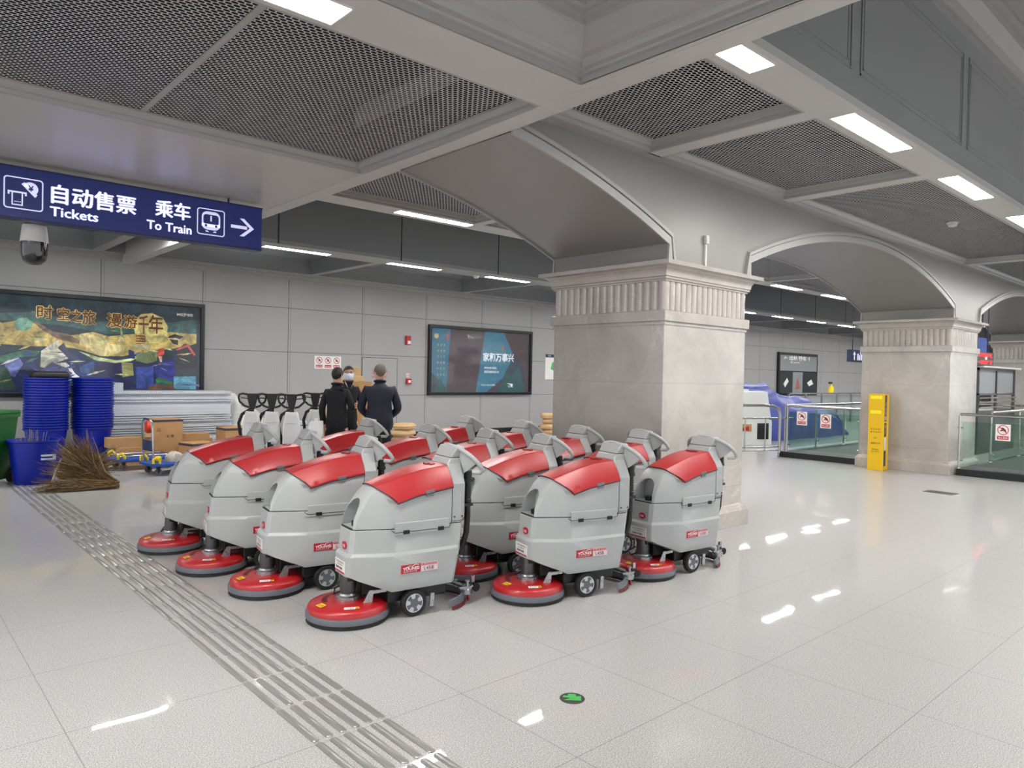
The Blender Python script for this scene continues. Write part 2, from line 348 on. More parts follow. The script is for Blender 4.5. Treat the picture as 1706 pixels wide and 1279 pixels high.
# --- arcade with segmental arches on square marble columns
YA0, YA1 = 4.28, 5.84
SP = 2.95
RISE = .69
bays = [(-1.0, 5.9), (7.42, 14.3), (15.82, 22.7), (24.22, 31.1)]
def arch_z(x, a, b):
    rise = RISE; c, h = (a+b)/2, (b-a)/2; r = (h*h+rise*rise)/(2*rise); d = abs(x-c)
    return SP + math.sqrt(max(0, r*r-d*d)) - (r-rise)
def arch_pts(a, b, x_from=None, off=0, n=36):
    a0 = a if x_from is None else x_from; out = []
    for k in range(n+1):
        x = a0 + (b-a0)*k/n; z = arch_z(x, a, b); c = (a+b)/2; h = (b-a)/2; r = (h*h+RISE*RISE)/(2*RISE)
        nx, nz = (x-c)/r, (z-SP+(r-RISE))/r
        out.append((x+nx*off, z+nz*off))
    return out
for k, (a, b) in enumerate(bays):
    x0 = X_BEAM[1]-.02 if k == 0 else None; RISE = .62 if k else .69
    P = arch_pts(a, b, x0)
    mb = MB(); top = ZC+.06 if k else ZC+.06
    for (xa, za), (xb, zb) in zip(P, P[1:]):
        if xb - xa > 1e-6:
            for y in (YA0, YA1): mb.quad((xa, y, za), (xb, y, zb), (xb, y, top), (xa, y, top))
        mb.quad((xa, YA0, za), (xb, YA0, zb), (xb, YA1, zb), (xa, YA1, za))
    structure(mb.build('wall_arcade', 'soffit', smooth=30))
    # archivolt mouldings on both faces
    for y, d in ((YA0, -1), (YA1, 1)):
        mb = MB()
        for o0, o1, h in ((-.02, .055, .022), (.055, .066, .006), (.066, .10, .030), (.10, .115, .010)):
            Q0 = arch_pts(a, b, x0, o0); Q1 = arch_pts(a, b, x0, o1)
            if k: Q0 = [(a-o0, 2.77)] + Q0; Q1 = [(a-o1, 2.77)] + Q1
            Q0 = Q0 + [(b+o0, 2.77)]; Q1 = Q1 + [(b+o1, 2.77)]
            mb.loft([[(p[0], y, p[1]), (p[0], y+d*h, p[1]), (q[0], y+d*h, q[1]), (q[0], y, q[1])] for p, q in zip(Q0, Q1)])
        trim(mb, 'ceiling_paint', smooth=30)
for x0, x1 in ((5.9, 7.42), (14.3, 15.82), (22.7, 24.22), (31.1, 32.62)):
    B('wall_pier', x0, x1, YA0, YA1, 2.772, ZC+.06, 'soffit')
def column(x0, x1, y0, y1):
    c = bpy.data.objects.new('column', None); COL.objects.link(c); c.location = ((x0+x1)/2, (y0+y1)/2, 0); structure(c)
    hx, hy = (x1-x0)/2, (y1-y0)/2
    def sq(o, z): return [(-hx-o, -hy-o, z), (hx+o, -hy-o, z), (hx+o, hy+o, z), (-hx-o, hy+o, z)]
    MB().loft([sq(0, .1), sq(0, 2.3)]).build('shaft', 'marble', c, bevel=.008)
    MB().loft([sq(.06, 0), sq(.06, .17), sq(.045, .19), sq(.03, .20), sq(.025, .225), sq(0, .235)]).build('plinth', 'marble', c, bevel=.004)
    MB().loft([sq(.012, 2.155), sq(.012, 2.175), sq(.005, 2.178), sq(.005, 2.186), sq(.03, 2.19), sq(.03, 2.29), sq(.0, 2.30)]).build('band', 'marble', c)
    MB().loft([sq(-.02, 2.28), sq(-.02, 2.61)]).build('frieze', 'marble', c)
    f = MB()
    for n, (dx, dy) in enumerate(((0, -1), (0, 1), (-1, 0), (1, 0))):
        L = hx if dx == 0 else hy
        for k in range(16):
            t = -L + (k+.5)*2*L/16; r = L/16*.96
            ring = []
            for z in (2.298, 2.585):
                ring.append([((t+r*math.cos(a)) if dx == 0 else dx*(hx-.022+.024*math.sin(a)), (t+r*math.cos(a)) if dy == 0 else dy*(hy-.022+.024*math.sin(a)), z) for a in [math.pi*q/8 for q in range(9)]])
            f.loft(ring, False, True, closed=False)
    f.build('fluting', 'marble', c, smooth=40)
    prof = [(.004, 2.585), (.012, 2.585), (.012, 2.60), (.028, 2.605), (.028, 2.622), (.022, 2.625), (.035, 2.632)]
    prof += [(.035+.085*(1-math.cos(t*math.pi/12)), 2.632+.095*math.sin(t*math.pi/12)) for t in range(1, 7)] + [(.135, 2.73), (.135, 2.77), (0, 2.771)]
    MB().loft([sq(o, z) for o, z in prof], True, True).build('capital', 'marble', c, smooth=25)
    return c
for x0, x1 in ((5.89, 7.41), (14.3, 15.82), (22.7, 24.22), (31.1, 32.62)): column(x0, x1, 4.30, 5.82)
# ---------------------------------------------------------------- ceiling lights
def ceiling_light(x0, x1, y0, y1, z, label, group):
    t = thing('ceiling_light', label, 'light', ((x0+x1)/2, (y0+y1)/2, z), 0, group)
    a, b = (x1-x0)/2, (y1-y0)/2
    MB().box(-a, a, -b, b, -.004, .004).build('diffuser', 'lamp', t)
    f = MB()
    for q in ((-a-.012, a+.012, -b-.012, -b), (-a-.012, a+.012, b, b+.012), (-a-.012, -a, -b, b), (a, a+.012, -b, b)): f.box(q[0], q[1], q[2], q[3], -.007, .0)
    f.build('housing', 'lamp_housing', t); return t
for k in range(15):
    x0 = 3.25 + 2.43*k
    ceiling_light(max(x0, X_BEAM[1]+.01), x0+1.2, 2.42, 2.60, ZC, 'flush ceiling light over the open hall, %s from the cross beam' % ordw(k), 'lights over the open hall')
    ceiling_light(3.85+2.43*k, 5.05+2.43*k, -2.66, -2.48, ZC, 'unseen added fill light across the hall vault, %s from the cross beam' % ordw(k), 'added fill lights behind the viewer')  # out of view; row added to fill the hall with light
for k in range(4):
    x1 = 1.93 - 2.43*k
    ceiling_light(x1-1.2, x1, 3.46, 3.69, ZL, 'broad flush light beside the moulded coffer, %s from the cross beam' % ordw(k), 'lights left of the cross beam')
for k in range(14):
    x0 = 5.15 + 2.43*k
    ceiling_light(x0, x0+1.2, 7.9, 8.06, ZC, 'slim ceiling light just behind the arcade, %s from the cross beam' % ordw(k), 'lights behind the arcade')
for k in range(19):
    x0 = 5.06 + 2.455*(k-4)
    ceiling_light(x0, min(x0+1.2, X_BEAM[0]-.02) if x0 < X_BEAM[0] else x0+1.2, 11.82, 11.98, ZC, 'slim ceiling light along the back wall, %s along from the mural end' % ordw(k), 'lights along the back wall')

# ---------------------------------------------------------------- floor scrubbing machines
def half_outline(xf, xr, wf, wm, wr, z, w0=.085, kf=1):
    n = [(xf, -w0), (xf+.020, -wf), (xf+.165, -(wf*.40+wm*.60)), (xf+.275, -wm), ((xf+.285+xr)/2, -wm), (xr-.03, -wr), (xr, -wr+.03)]
    return [(x, y, z) for x, y in n] + [(x, -y, z) for x, y in reversed(n)]
def make_scrubber(loc, rot, label):
    t = thing('floor_scrubber', label, 'scrubber', loc, rot, 'walk-behind floor scrubbers parked in rows')
    # lower tank
    def low(z, xc, y0, yc, p2, p3, xr, wr):                         # the underside slopes up to the nose
        n = [(xc, -y0), (xc+.004, -yc), p2, p3, ((p3[0]+xr)/2, p3[1]), (xr-.03, -wr), (xr, -wr+.03)]
        return [(x, y, z) for x, y in n] + [(x, -y, z) for x, y in reversed(n)]
    rings = [low(.188, -.165, .14, .212, (-.155, -.214), (-.14, -.216), .318, .212), low(.196, -.178, .14, .213, (-.165, -.216), (-.15, -.219), .321, .215), low(.238, -.285, .115, .177, (-.264, -.187), (-.158, -.222), .328, .218), low(.272, -.372, .095, .142, (-.268, -.186), (-.158, -.223), .334, .219)]
    rows = [(.296, -.433, .338, .124, .224, .220), (.425, -.433, .362, .124, .227, .222), (.445, -.414, .367, .116, .214, .210), (.595, -.400, .388, .116, .211, .205)]
    lo = MB().loft(rings + [half_outline(xf, xr, wf, wm, wr, z) for z, xf, xr, wf, wm, wr in rows])
    lo = lo.build('lower_tank', 'grey_plastic', t, smooth=28, bevel=.008)
    MB().loft([half_outline(-.396, .384, .112, .2075, .202, z) for z in (.593, .603)]).build('seam', 'seam_black', t)
    # upper tank with the arched recess in its nose
    rows = [(.601, -.400, .39, .116, .211, .206), (.66, -.388, .392, .116, .211, .207), (.72, -.358, .392, .116, .211, .208), (.765, -.330, .392, .116, .211, .208)]
    rings = [half_outline(xf, xr, wf, wm, wr, z, .085, 1-max(0, (z-.66)/.105)*.16) for z, xf, xr, wf, wm, wr in rows]
    nx = [(-.288, -.085, .822), (-.276, -.112, .818), (-.188, -.164, .796), (-.105, -.209, .773), (.08, -.210, .805), (.285, -.208, .845), (.39, -.18, .865)]
    rings.append(nx[:] + [(x, -y, z) for x, y, z in reversed(nx)])
    nx = [(-.236, -.080, .868), (-.226, -.106, .862), (-.174, -.152, .826), (-.120, -.203, .782), (.08, -.204, .818), (.285, -.200, .858), (.385, -.17, .88)]
    rings.append(nx[:] + [(x, -y, z) for x, y, z in reversed(nx)])
    up = MB().loft(rings).build('upper_tank', 'grey_plastic', t, smooth=28)
    arch = [(-.6, -.100, .58), (-.6, .100, .58)] + [(-.6, .088*math.cos(a), .70+.085*math.sin(a)) for a in [math.pi*k/14 for k in range(15)]]
    cut = MB().prism(arch, (.33, 0, 0)).build('cutter', 'grey_plastic')
    md = up.modifiers.new('recess', 'BOOLEAN'); md.object = cut; md.operation = 'DIFFERENCE'; md.solver = 'EXACT'
    cut.parent = t; bpy.context.view_layer.update()
    me = bpy.data.meshes.new_from_object(up.evaluated_get(bpy.context.evaluated_depsgraph_get()))
    up.modifiers.clear(); old = up.data; up.data = me; bpy.data.meshes.remove(old); bpy.data.objects.remove(cut)
    me.shade_smooth(); me.set_sharp_from_angle(angle=R(28))
    bv = up.modifiers.new('edge', 'BEVEL'); bv.width = .007; bv.segments = 2; bv.limit_method = 'ANGLE'; bv.angle_limit = R(35)
    MB().box(-.385, -.27, -.092, .092, .598, .606).build('recess_floor', 'grey_plastic', t)
    MB().lathe([(.034, 0), (.036, .012), (.036, .03), (.03, .036), (0, .036)], (-.325, -.01, .606), 20).build('filler_cap', 'black_plastic', t, smooth=35)
    # hinge strip and latches on both sides
    for s in (-1, 1):
        MB().box(-.145, .262, s*.209, s*.2192, .556, .640).build('hinge_strip', 'grey_plastic', t, bevel=.008)
        MB().tube([(.285, s*.2095, .86), (.283, s*.2095, .612), (.262, s*.2185, .5775), (.262, s*.2196, .5765), (-.145, s*.2196, .5765), (-.147, s*.2190, .5765), (-.172, s*.2192, .597)], .0020, 6).build('panel_gap', 'seam_black', t)
        MB().tube([(.285, s*.2095, .612), (.392, s*.2085, .612)], .0018, 6).build('collar_gap', 'seam_black', t)
    for s in (-1, 1):
        for x in (-.085, .172):
            k = MB()
            for d in (0, .015, .030): k.box(x+d, x+d+.013, s*.216, s*.2285, .562, .588)
            k.build('latch', 'black_plastic', t, bevel=.003)
    for s in (-1, 1):
        for x in (.305, .365): MB().lathe([(.007, -.002), (.007, .002)], (x, s*.2095, .64), 10, axis=1).build('screw', 'dark_metal', t)
    # lid
    rings = []
    for k in range(9):
        u = k/8; x = -.246 + .534*u; zt = .871 + .119*math.sin(u*1.5)/math.sin(1.5); ze = .776 + .082*u; ws = .104+.021*u; we = .2175; q = (.24*ws+.76*we)
        half = [(we, ze-.012), (we, ze), (q, ze*.62+zt*.38-.006), (ws, zt-.003), (ws*.5, zt+.004)]
        d = lambda y: max(0, 1-k/4)*.118*max(0, abs(y)-.10)/.1175      # the front edge swings back towards the sides
        rings.append([(x+d(y), -y, z) for y, z in half] + [(x, 0, zt+.006)] + [(x+d(y), y, z) for y, z in reversed(half)])
    MB().loft(rings).build('lid', 'red_plastic', t, smooth=26, bevel=.004)
    rim = [r[0] for r in reversed(rings)] + [rings[0][k] for k in range(1, 10)] + [r[-1] for r in rings]
    MB().tube([(x, y*1.003, z-(.002 if 0 < k-8 < 10 else .001)) for k, (x, y, z) in enumerate(rim)], .0035, 5).build('lid_gasket', 'seam_black', t, smooth=60)
    g = MB()
    for q in ((.175, .245, -.022, .022), (.195, .225, -.06, .06)): g.box(q[0], q[1], q[2], q[3], .982, .9945)
    g.build('finger_recess', 'finger_red', t)
    for s in (-1, 1): MB().prism([(.075, s*.206, .835), (.145, s*.206, .845), (.135, s*.206, .80), (.085, s*.206, .795)], (0, s*.014, 0)).build('lid_clip', 'grey_plastic_dark', t, bevel=.003)
    # rear collar, console and steering bow
    def sec(x0, x1, w, z, dz=0): return [(x0, -w, z+dz), (x1, -w*.96, z), (x1, w*.96, z), (x0, w, z+dz)]
    MB().loft([sec(.287, .392, .207, .62), sec(.287, .394, .207, .865), sec(.29, .40, .125, .995), sec(.315, .415, .118, 1.035)]).build('collar', 'grey_plastic', t, smooth=20, bevel=.01)
    MB().loft([sec(.317, .415, .118, 1.037), sec(.355, .43, .124, 1.10), sec(.362, .43, .12, 1.112)]).build('console', 'grey_plastic', t, smooth=20, bevel=.008)
    bow = []
    for k in range(25):
        a = math.pi*(k/24); y = -.255*math.cos(a); h = math.sin(a)
        bow.append((.50-.125*h**.9, y, .955+.155*h**.8))
    bow = [(.455, -.19, .938), (.488, -.238, .938)] + bow + [(.488, .238, .938), (.455, .19, .938)]
    MB().tube(bow, .0155, 10).build('handle', 'grey_plastic', t, smooth=60)
    inner = []
    for k in range(15):
        a = math.pi*(.08+.84*k/14); y = -.255*math.cos(a); h = math.sin(a)
        inner.append(((.49-.115*h, y*.93, .955+.145*h**.8), (.405, -.115*math.cos(math.pi*k/14), .91+.11*math.sin(math.pi*k/14))))
    web = MB()
    web.loft([[p, (p[0]*.5+q[0]*.5-.012, p[1]*.5+q[1]*.5, p[2]*.5+q[2]*.5-.01), q] for p, q in inner], False, False, closed=False)
    web.build('handle_shroud', 'grey_plastic', t, smooth=60)
    # suction hose
    MB().tube([(.46, -.115, .93), (.462, -.115, .80), (.464, -.115, .62), (.46, -.11, .50), (.44, -.095, .41), (.40, -.07, .345), (.35, -.05, .31)], .021, 10).build('hose', 'black_plastic', t, smooth=60)
    MB().lathe([(.024, .72), (.028, .72), (.028, .735), (.024, .74), (.024, .86), (.034, .862), (.034, .885), (.029, .887), (.029, .94), (0, .941)], (.461, -.115, 0), 16).build('hose_cuff', 'black_plastic', t, smooth=35)
    MB().box(.39, .49, -.150, -.082, .69, .712).build('hose_clip', 'black_plastic', t, bevel=.004)
    MB().box(.39, .415, -.12, .12, .62, .9).build('rear_panel', 'black_plastic', t)
    # chassis, scrub deck, wheels
    ch = MB(); ch.box(-.16, .28, -.155, .155, .10, .2); ch.box(-.30, -.10, -.05, .05, .14, .24); ch.box(-.40, -.25, -.06, .06, .25, .30)
    ch.build('chassis', 'black_plastic', t, bevel=.01)
    dk = (-.375, 0, 0)
    MB().lathe([(0, .128), (.10, .128), (.17, .124), (.235, .112), (.254, .101), (.260, .086), (.261, .056)], dk, 48).build('deck_cover', 'red_plastic', t, smooth=40)
    MB().lathe([(.256, .068), (.268, .065), (.272, .058), (.272, .030), (.266, .024)], dk, 48).build('splash_ring', 'rim_grey', t, smooth=35)
    MB().lathe([(.262, .04), (.268, .004), (.2, .0), (0, .0)], dk, 48).build('brush', 'black_rubber', t, smooth=35)
    vs = MB()
    for k in range(12):
        a = math.pi - .95 + .13*k - .5
        for r0, r1 in ((.135, .168),): 
            c, s = math.cos(a), math.sin(a); p0 = Vector((dk[0]+r0*c, r0*s, .1288)); p1 = Vector((dk[0]+r1*c, r1*s, .1262)); n = Vector((-s, c, 0))*.0045
            vs.poly([p0-n, p0+n, p1+n, p1-n])
    vs.build('vent_slot', 'print_black', t)
    MB().lathe([(.075, .12), (.080, .126), (.080, .150), (.062, .156), (.058, .168), (.0, .170)], dk, 28).build('brush_motor', 'metal', t, smooth=35)
    MB().lathe([(.052, .166), (.055, .215), (.05, .30)], dk, 20).build('motor_cap', 'dark_metal', t, smooth=35)
    for s in (-1, 1):
        MB().prism([(-.33, s*.14, .12), (-.265, s*.14, .12), (-.255, s*.14, .20), (-.285, s*.14, .20)], (0, s*.006, 0)).build('lift_bracket', 'metal', t)
        MB().box(-.28, -.08, s*.13, s*.142, .175, .195).build('lift_arm', 'metal', t)
        w = MB().lathe([(.055, .2-.03), (.086, .172), (.091, .178), (.091, .208), (.086, .216), (.064, .216), (.062, .21)], (0.008, 0, .091), 28, axis=1)
        if s < 0: w.v = [(x, -y, z) for x, y, z in w.v]
        wh = w.build('wheel', 'black_rubber', t, smooth=35)
        h = MB().lathe([(.063, .205), (.063, .213), (.05, .211), (.0, .211)], (.008, 0, .091), 28, axis=1)
        if s < 0: h.v = [(x, -y, z) for x, y, z in h.v]
        hb = h.build('hub', 'rim_grey', wh, smooth=35)
        sp = MB()
        for k in range(5):
            a = 2*math.pi*k/5 + .5
            for a0, a1 in ((a-.32, a+.32),):
                sp.poly([(.008+.06*math.cos(a0), s*.2145, .091+.06*math.sin(a0)), (.008+.06*math.cos(a), s*.2145, .091+.06*math.sin(a)), (.008+.06*math.cos(a1), s*.2145, .091+.06*math.sin(a1)), (.008+.031*math.cos(a1), s*.2145, .091+.031*math.sin(a1)), (.008+.031*math.cos(a0), s*.2145, .091+.031*math.sin(a0))])
        sp.lathe([(.063, s*.2135), (.063, s*.2155), (.058, s*.2155), (.058, s*.2135)], (.008, 0, .091), 28, axis=1, cap=False)
        sp.build('spoke', 'wheel_silver', wh)
    # squeegee
    arc = [(.16+.33*math.cos(a), .26*math.sin(a)) for a in [-1.2+2.4*k/18 for k in range(19)]]
    MB().loft([[(x, y, .028), (x-.014, y*.96, .028), (x-.024, y*.93, .075), (x-.010, y*.97, .075)] for x, y in arc]).build('squeegee', 'rim_grey', t, smooth=40)
    MB().loft([[(x+.009, y*1.02, .006), (x+.004, y*1.01, .006), (x-.002, y, .030), (x+.004, y*1.01, .030)] for x, y in arc]).build('squeegee_blade', 'maroon', t, smooth=40)
    MB().tube([(.28, 0, .17), (.38, -.03, .14), (.47, -.06, .10)], .016, 8).build('squeegee_arm', 'dark_metal', t, smooth=60)
    k = MB(); k.lathe([(.040, .05), (.046, .055), (.046, .085), (.04, .092), (0, .092)], (.48, -.09, 0), 18); k.box(.42, .56, -.10, -.08, .092, .102)
    k.lathe([(.010, .09), (.010, .13), (.018, .135), (.018, .145), (0, .145)], (.49, -.09, 0), 10); k.lathe([(.009, .09), (.009, .135), (.018, .14), (0, .15)], (.43, -.03, 0), 10)
    k.build('squeegee_knob', 'metal', t, smooth=35)
    MB().box(.535, .560, -.075, -.055, .06, .165).build('roller_bracket', 'steel', t)
    cw = MB().lathe([(.026, -.01), (.03, -.006), (.03, .006), (.026, .01)], (.56, -.095, .085), 16, axis=1).build('guide_roller', 'black_rubber', t, smooth=35)
    MB().prism([(.485, -.10, .05), (.50, -.10, .05), (.506, -.10, .0), (.495, -.10, .0)], (0, .02, 0)).build('blade_tip', 'label_red', t)
    MB().prism([(.118, -.222, .05), (.15, -.222, .05), (.155, -.222, .14), (.125, -.222, .14)], (0, .02, 0)).build('squeegee_end', 'metal', t, bevel=.004)
    # plates and stickers
    for s in (-1, 1):
        xd = Vector((1, 0, 0)) if s < 0 else Vector((-1, 0, 0)); y = s*.2275
        def px(u): return u if s < 0 else .075-u
        o = Vector((px(-.10), y, .302)); up_ = Vector((0, 0, 1)); e = Vector((0, s*.0012, 0))
        p = MB(); p.prism([o, o+xd*.142, o+xd*.142+up_*.056, o+up_*.056], (0, -s*.006, 0)); br = p.build('brand_plate', 'label_red', t)
        q = MB(); q.text('YOUNISI', o+xd*.012+up_*.018+e, xd, up_, .118, .022, 0, .02); q.text('油 尼 斯 清 洁 设 备', o+xd*.015+up_*.006+e, xd, up_, .10, .008)
        q.tube([o+xd*.03+up_*.036+e, o+xd*.06+up_*.047+e, o+xd*.09+up_*.043+e], .0014, 4); q.tube([o+xd*.085+up_*.046+e, o+xd*.105+up_*.053+e, o+xd*.13+up_*.048+e], .0016, 4)
        q.build('lettering', 'print_white', br)
        o = Vector((px(.045), y, .302))
        p = MB(); p.prism([o, o+xd*.125, o+xd*.125+up_*.056, o+up_*.056], (0, -s*.006, 0)); mp = p.build('model_plate', 'label_pink', t)
        q = MB(); q.text('L45B', o+xd*.022+up_*.007+e, xd, up_, .075, .023)
        q.build('lettering', 'print_black', mp)
        q = MB()
        for k in range(6): q.prism([o+xd*(.003+.020*k)+up_*.038+e*.4, o+xd*(.0205+.020*k)+up_*.038+e*.4, o+xd*(.0205+.020*k)+up_*.054+e*.4, o+xd*(.003+.020*k)+up_*.054+e*.4], (0, s*.0004, 0), 0); q.text('手推式洗地机'[k], o+xd*(.006+.020*k)+up_*.0405+e, xd, up_, .0115, .011, 1)
        q.build('model_strip', ['label_red', 'print_white'], mp)
    yd = Vector((0, -1, 0)); up_ = Vector((0, 0, 1)); o = Vector((-.4350, .085, .312)); e = Vector((-.0012, 0, 0))
    p = MB(); p.prism([o, o+yd*.17, o+yd*.17+up_*.080, o+up_*.080], (.006, 0, 0)); st = p.build('data_label', 'label_white', t)
    q = MB(); q.text('专业清洁设备有限公司', o+yd*.012+up_*.060+e, yd, up_, .146, .013); q.text('咨询电话', o+yd*.04+up_*.044+e, yd, up_, .09, .010); q.text('洗地机 扫地机', o+yd*.02+up_*.018+e, yd, up_, .11, .018, 0, .02)
    q.build('lettering', 'print_black', st)
    q = MB(); q.prism([o+e*.5, o+e*.5+yd*.17, o+e*.5+yd*.17+up_*.009, o+e*.5+up_*.009], (-.0005, 0, 0)); q.build('label_stripe', 'label_red', st)
    bd = MB(); bd.loft([[(-.4135+dx, .036*math.cos(a)-.02, .487+.026*math.sin(a)) for a in [2*math.pi*k/20 for k in range(20)]] for dx in (.006, -.003)]); bg = bd.build('badge', 'label_red', t)
    q = MB(); q.text('优尼斯', (-.4180, .007, .476), yd, up_, .052, .02, 0, .02); q.build('lettering', 'print_white', bg)
    # stickers on the scrub deck
    def deck_pt(r, a): return Vector((dk[0]+r*math.cos(a), r*math.sin(a), 0))
    def sticker(name, m, a, r, w, h, z, extra=None):
        c, n = deck_pt(r, a), Vector((math.cos(a), math.sin(a), -.14)).normalized(); tdir = Vector((-math.sin(a), math.cos(a), 0)); c.z = z
        p = MB(); p.prism([c-tdir*w/2-n*h/2, c+tdir*w/2-n*h/2, c+tdir*w/2+n*h/2, c-tdir*w/2+n*h/2], (0, 0, .0012)); o_ = p.build(name, m, t)
        q = MB(); q.text(extra or '!', c-tdir*w*.4-n*h*-.3+Vector((0, 0, .0016)), tdir, -n, w*.8, h*.55); q.build('lettering', 'print_black', o_); return o_
    sticker('warning_sticker', 'warning_yellow', R(192), .20, .06, .045, .1215, '注意')
    sticker('caution_sticker', 'label_white', R(252), .20, .07, .03, .1215, '小心旋转')
    sticker('warning_triangle', 'warning_yellow', R(266), .20, .024, .026, .1216, '!')
    MB().tube([(-.36, .10, .2), (-.42, .12, .17), (-.45, .06, .15), (-.40, -.02, .2)], .006, 6).build('cable', 'black_plastic', t, smooth=60)
    return t
F_ = 'grey and red floor scrubber '
T_ = F_+'beside the tactile strip, '; M_ = F_+'in the middle row, '; O_ = F_+'by the marble column, '
scr = [
 (2.787, 4.198, -8, T_+'fourth from the blue trolleys'), (2.624, 5.087, -10, T_+'third from the blue trolleys'), (2.515, 5.895, -12, T_+'second from the blue trolleys'), (2.47, 6.80, -9, T_+'first from the blue trolleys'),
 (4.04, 3.76, -14, M_+'fifth from the three men'), (4.03, 4.51, -10, M_+'fourth from the three men'), (3.98, 5.20, -9, M_+'third from the three men'), (3.85, 5.95, -9, M_+'second from the three men'), (3.73, 6.91, -9, M_+'first from the three men'),
 (5.22, 3.66, -6, O_+'its whole side in view'), (5.27, 4.42, -8, O_+'second from the open floor'), (5.13, 5.10, -9, O_+'third from the open floor'), (5.11, 5.93, -9, O_+'fourth from the open floor'), (5.04, 6.84, -9, O_+'first before the lightbox poster'),
]
s0 = make_scrubber((scr[0][0], scr[0][1], 0), R(scr[0][2]), scr[0][3]); index_tree(s0)
for x, y, a, lb in scr[1:]: copy_tree(s0, (x, y, 0), R(a), lb)
# ---------------------------------------------------------------- tactile strip
bar_me = None
for r in range(25):
    y0 = 2.09 + .40*r
    for k in range(6):
        x = 1.505 + .068*k
        lb = 'steel tactile bar, %s across, %s row counted from the near end' % (ORD[k], ordw(r))
        if bar_me is None:
            q = MB(); n = 6; pts = [(.018*math.cos(a), .175+.018*math.sin(a)) for a in [math.pi*i/n for i in range(n+1)]]; pts += [(-a, -b) for a, b in pts]
            q.loft([[(a, b, 0) for a, b in pts], [(a, b, .003) for a, b in pts], [(a*.82, b*.985, .005) for a, b in pts]])
            o = q.build('tactile_bar', 'tactile_steel', smooth=30); bar_me = o.data
        else:
            o = bpy.data.objects.new('tactile_bar', bar_me); COL.objects.link(o)
        o.location = (x, y0+.2, 0); tag(o, lb, 'tactile bar', 'tactile paving bars along the floor')
# floor decal and covers
d = thing('floor_decal', 'round dark floor sticker with a green arrow figure', 'floor sticker', (2.69, 2.473, 0))
MB().lathe([(.064, 0), (.064, .0012), (0, .0012)], n=32).build('disc', 'decal_dark', d)
q = MB(); q.poly([(-.05, .012, .002), (.012, -.05, .002), (.052, -.012, .002), (.03, .0, .002), (.045, .022, .002), (.02, .045, .002), (.0, .032, .002), (-.01, .05, .002), (-.03, .04, .002), (-.005, .005, .002)])
q.build('arrow', 'decal_green', d)
o = MB().box(-.12, .12, -.20, .20, 0, .004).build('floor_access_cover', 'dark_metal', loc=(11.95, 3.67, 0), rot=R(-4)); tag(o, 'dark rectangular cover plate set in the shiny floor before the second column', 'floor cover')

# ---------------------------------------------------------------- hanging signs
def rrect(w, h, r, n=5):
    out = []
    for cx, cz, a0 in ((w/2-r, h/2-r, 0), (-w/2+r, h/2-r, 90), (-w/2+r, -h/2+r, 180), (w/2-r, -h/2+r, 270)):
        out += [(cx+r*math.cos(R(a0+90*k/n)), cz+r*math.sin(R(a0+90*k/n))) for k in range(n+1)]
    return out
def ring2(mb, pts, pts2, y, mat=0):
    n = len(pts); mb.add([(p[0], y, p[1]) for p in pts] + [(p[0], y, p[1]) for p in pts2], [(i, (i+1) % n, n+(i+1) % n, n+i) for i in range(n)], mat)
sx, sz = 2.0, 3.24
s = thing('hanging_sign', 'long dark blue hanging sign pointing right to tickets and trains', 'sign', (sx, 8.2, sz))
MB().box(-1.46, 1.46, .0, .16, -.235, .235).build('panel', 'sign_blue', s, bevel=.004)
c = MB(); c.box(-1.47, 1.47, .01, .15, .235, .25); c.box(-1.47, 1.47, .01, .15, -.245, -.235); c.build('casing', 'sign_case', s)
for x in (-1.1, 1.1):
    MB().tube([(x, .08, .25), (x, .08, ZL-sz)], .012, 8).build('hanger', 'sign_case', s)
L = MB(); y = -.003; XD, ZD = (1, 0, 0), (0, 0, 1)
def T(t, x0, x1, z0, z1, b=.005):                                    # heavy strokes: the same characters set a few millimetres apart
    for dx, dz in ((-1, 0), (1, 0), (0, 1), (0, -1), (0, 0)): L.text(t, (x0-sx+dx*b, y, z0-sz+dz*b*.6), XD, ZD, x1-x0, z1-z0, 0, .004)
T('自动售票', 1.375, 2.12, 3.19, 3.372, .0065); T('Tickets', 1.365, 1.775, 3.065, 3.155, .004); T('乘车', 2.31, 2.66, 3.215, 3.39, .0065); T('To Train', 2.228, 2.675, 3.07, 3.162, .004)
def shp(pts, ox, oz, k=1): L.poly([(ox-sx+a*k, y, oz-sz+b*k) for a, b in pts])
def icon_frame(cx, cz, w, h): ring2(L, [(p[0]+cx-sx, p[1]+cz-sz) for p in rrect(w, h, .03)], [(p[0]+cx-sx, p[1]+cz-sz) for p in rrect(w-.022, h-.022, .022)], y)
icon_frame(1.15, 3.235, .315, .30); icon_frame(2.882, 3.235, .30, .29)
# coin and ticket
L.add([(1.205-sx, y, 3.29-sz)] + [(1.205-sx+.062*math.cos(a), y, 3.29-sz+.062*math.sin(a)) for a in [R(-40+195*k/16) for k in range(17)]], [list(range(1, 18))])
shp([(-.055, .055), (-.028, .075), (-.018, .064), (.075, -.03), (.065, -.05), (.055, -.058)], 1.185, 3.27)
for q in ((-.075, .075, .05, .066), (-.075, -.06, .03, .05), (.06, .075, .03, .05), (-.045, -.034, -.055, .05), (.034, .045, -.055, .05), (-.045, .045, -.066, -.055)): shp([(q[0], q[2]), (q[1], q[2]), (q[1], q[3]), (q[0], q[3])], 1.10, 3.185)
for k in range(4): shp([(-.022+.014*k, -.035), (-.014+.014*k, -.035), (-.014+.014*k, -.027), (-.022+.014*k, -.027)], 1.10, 3.185)
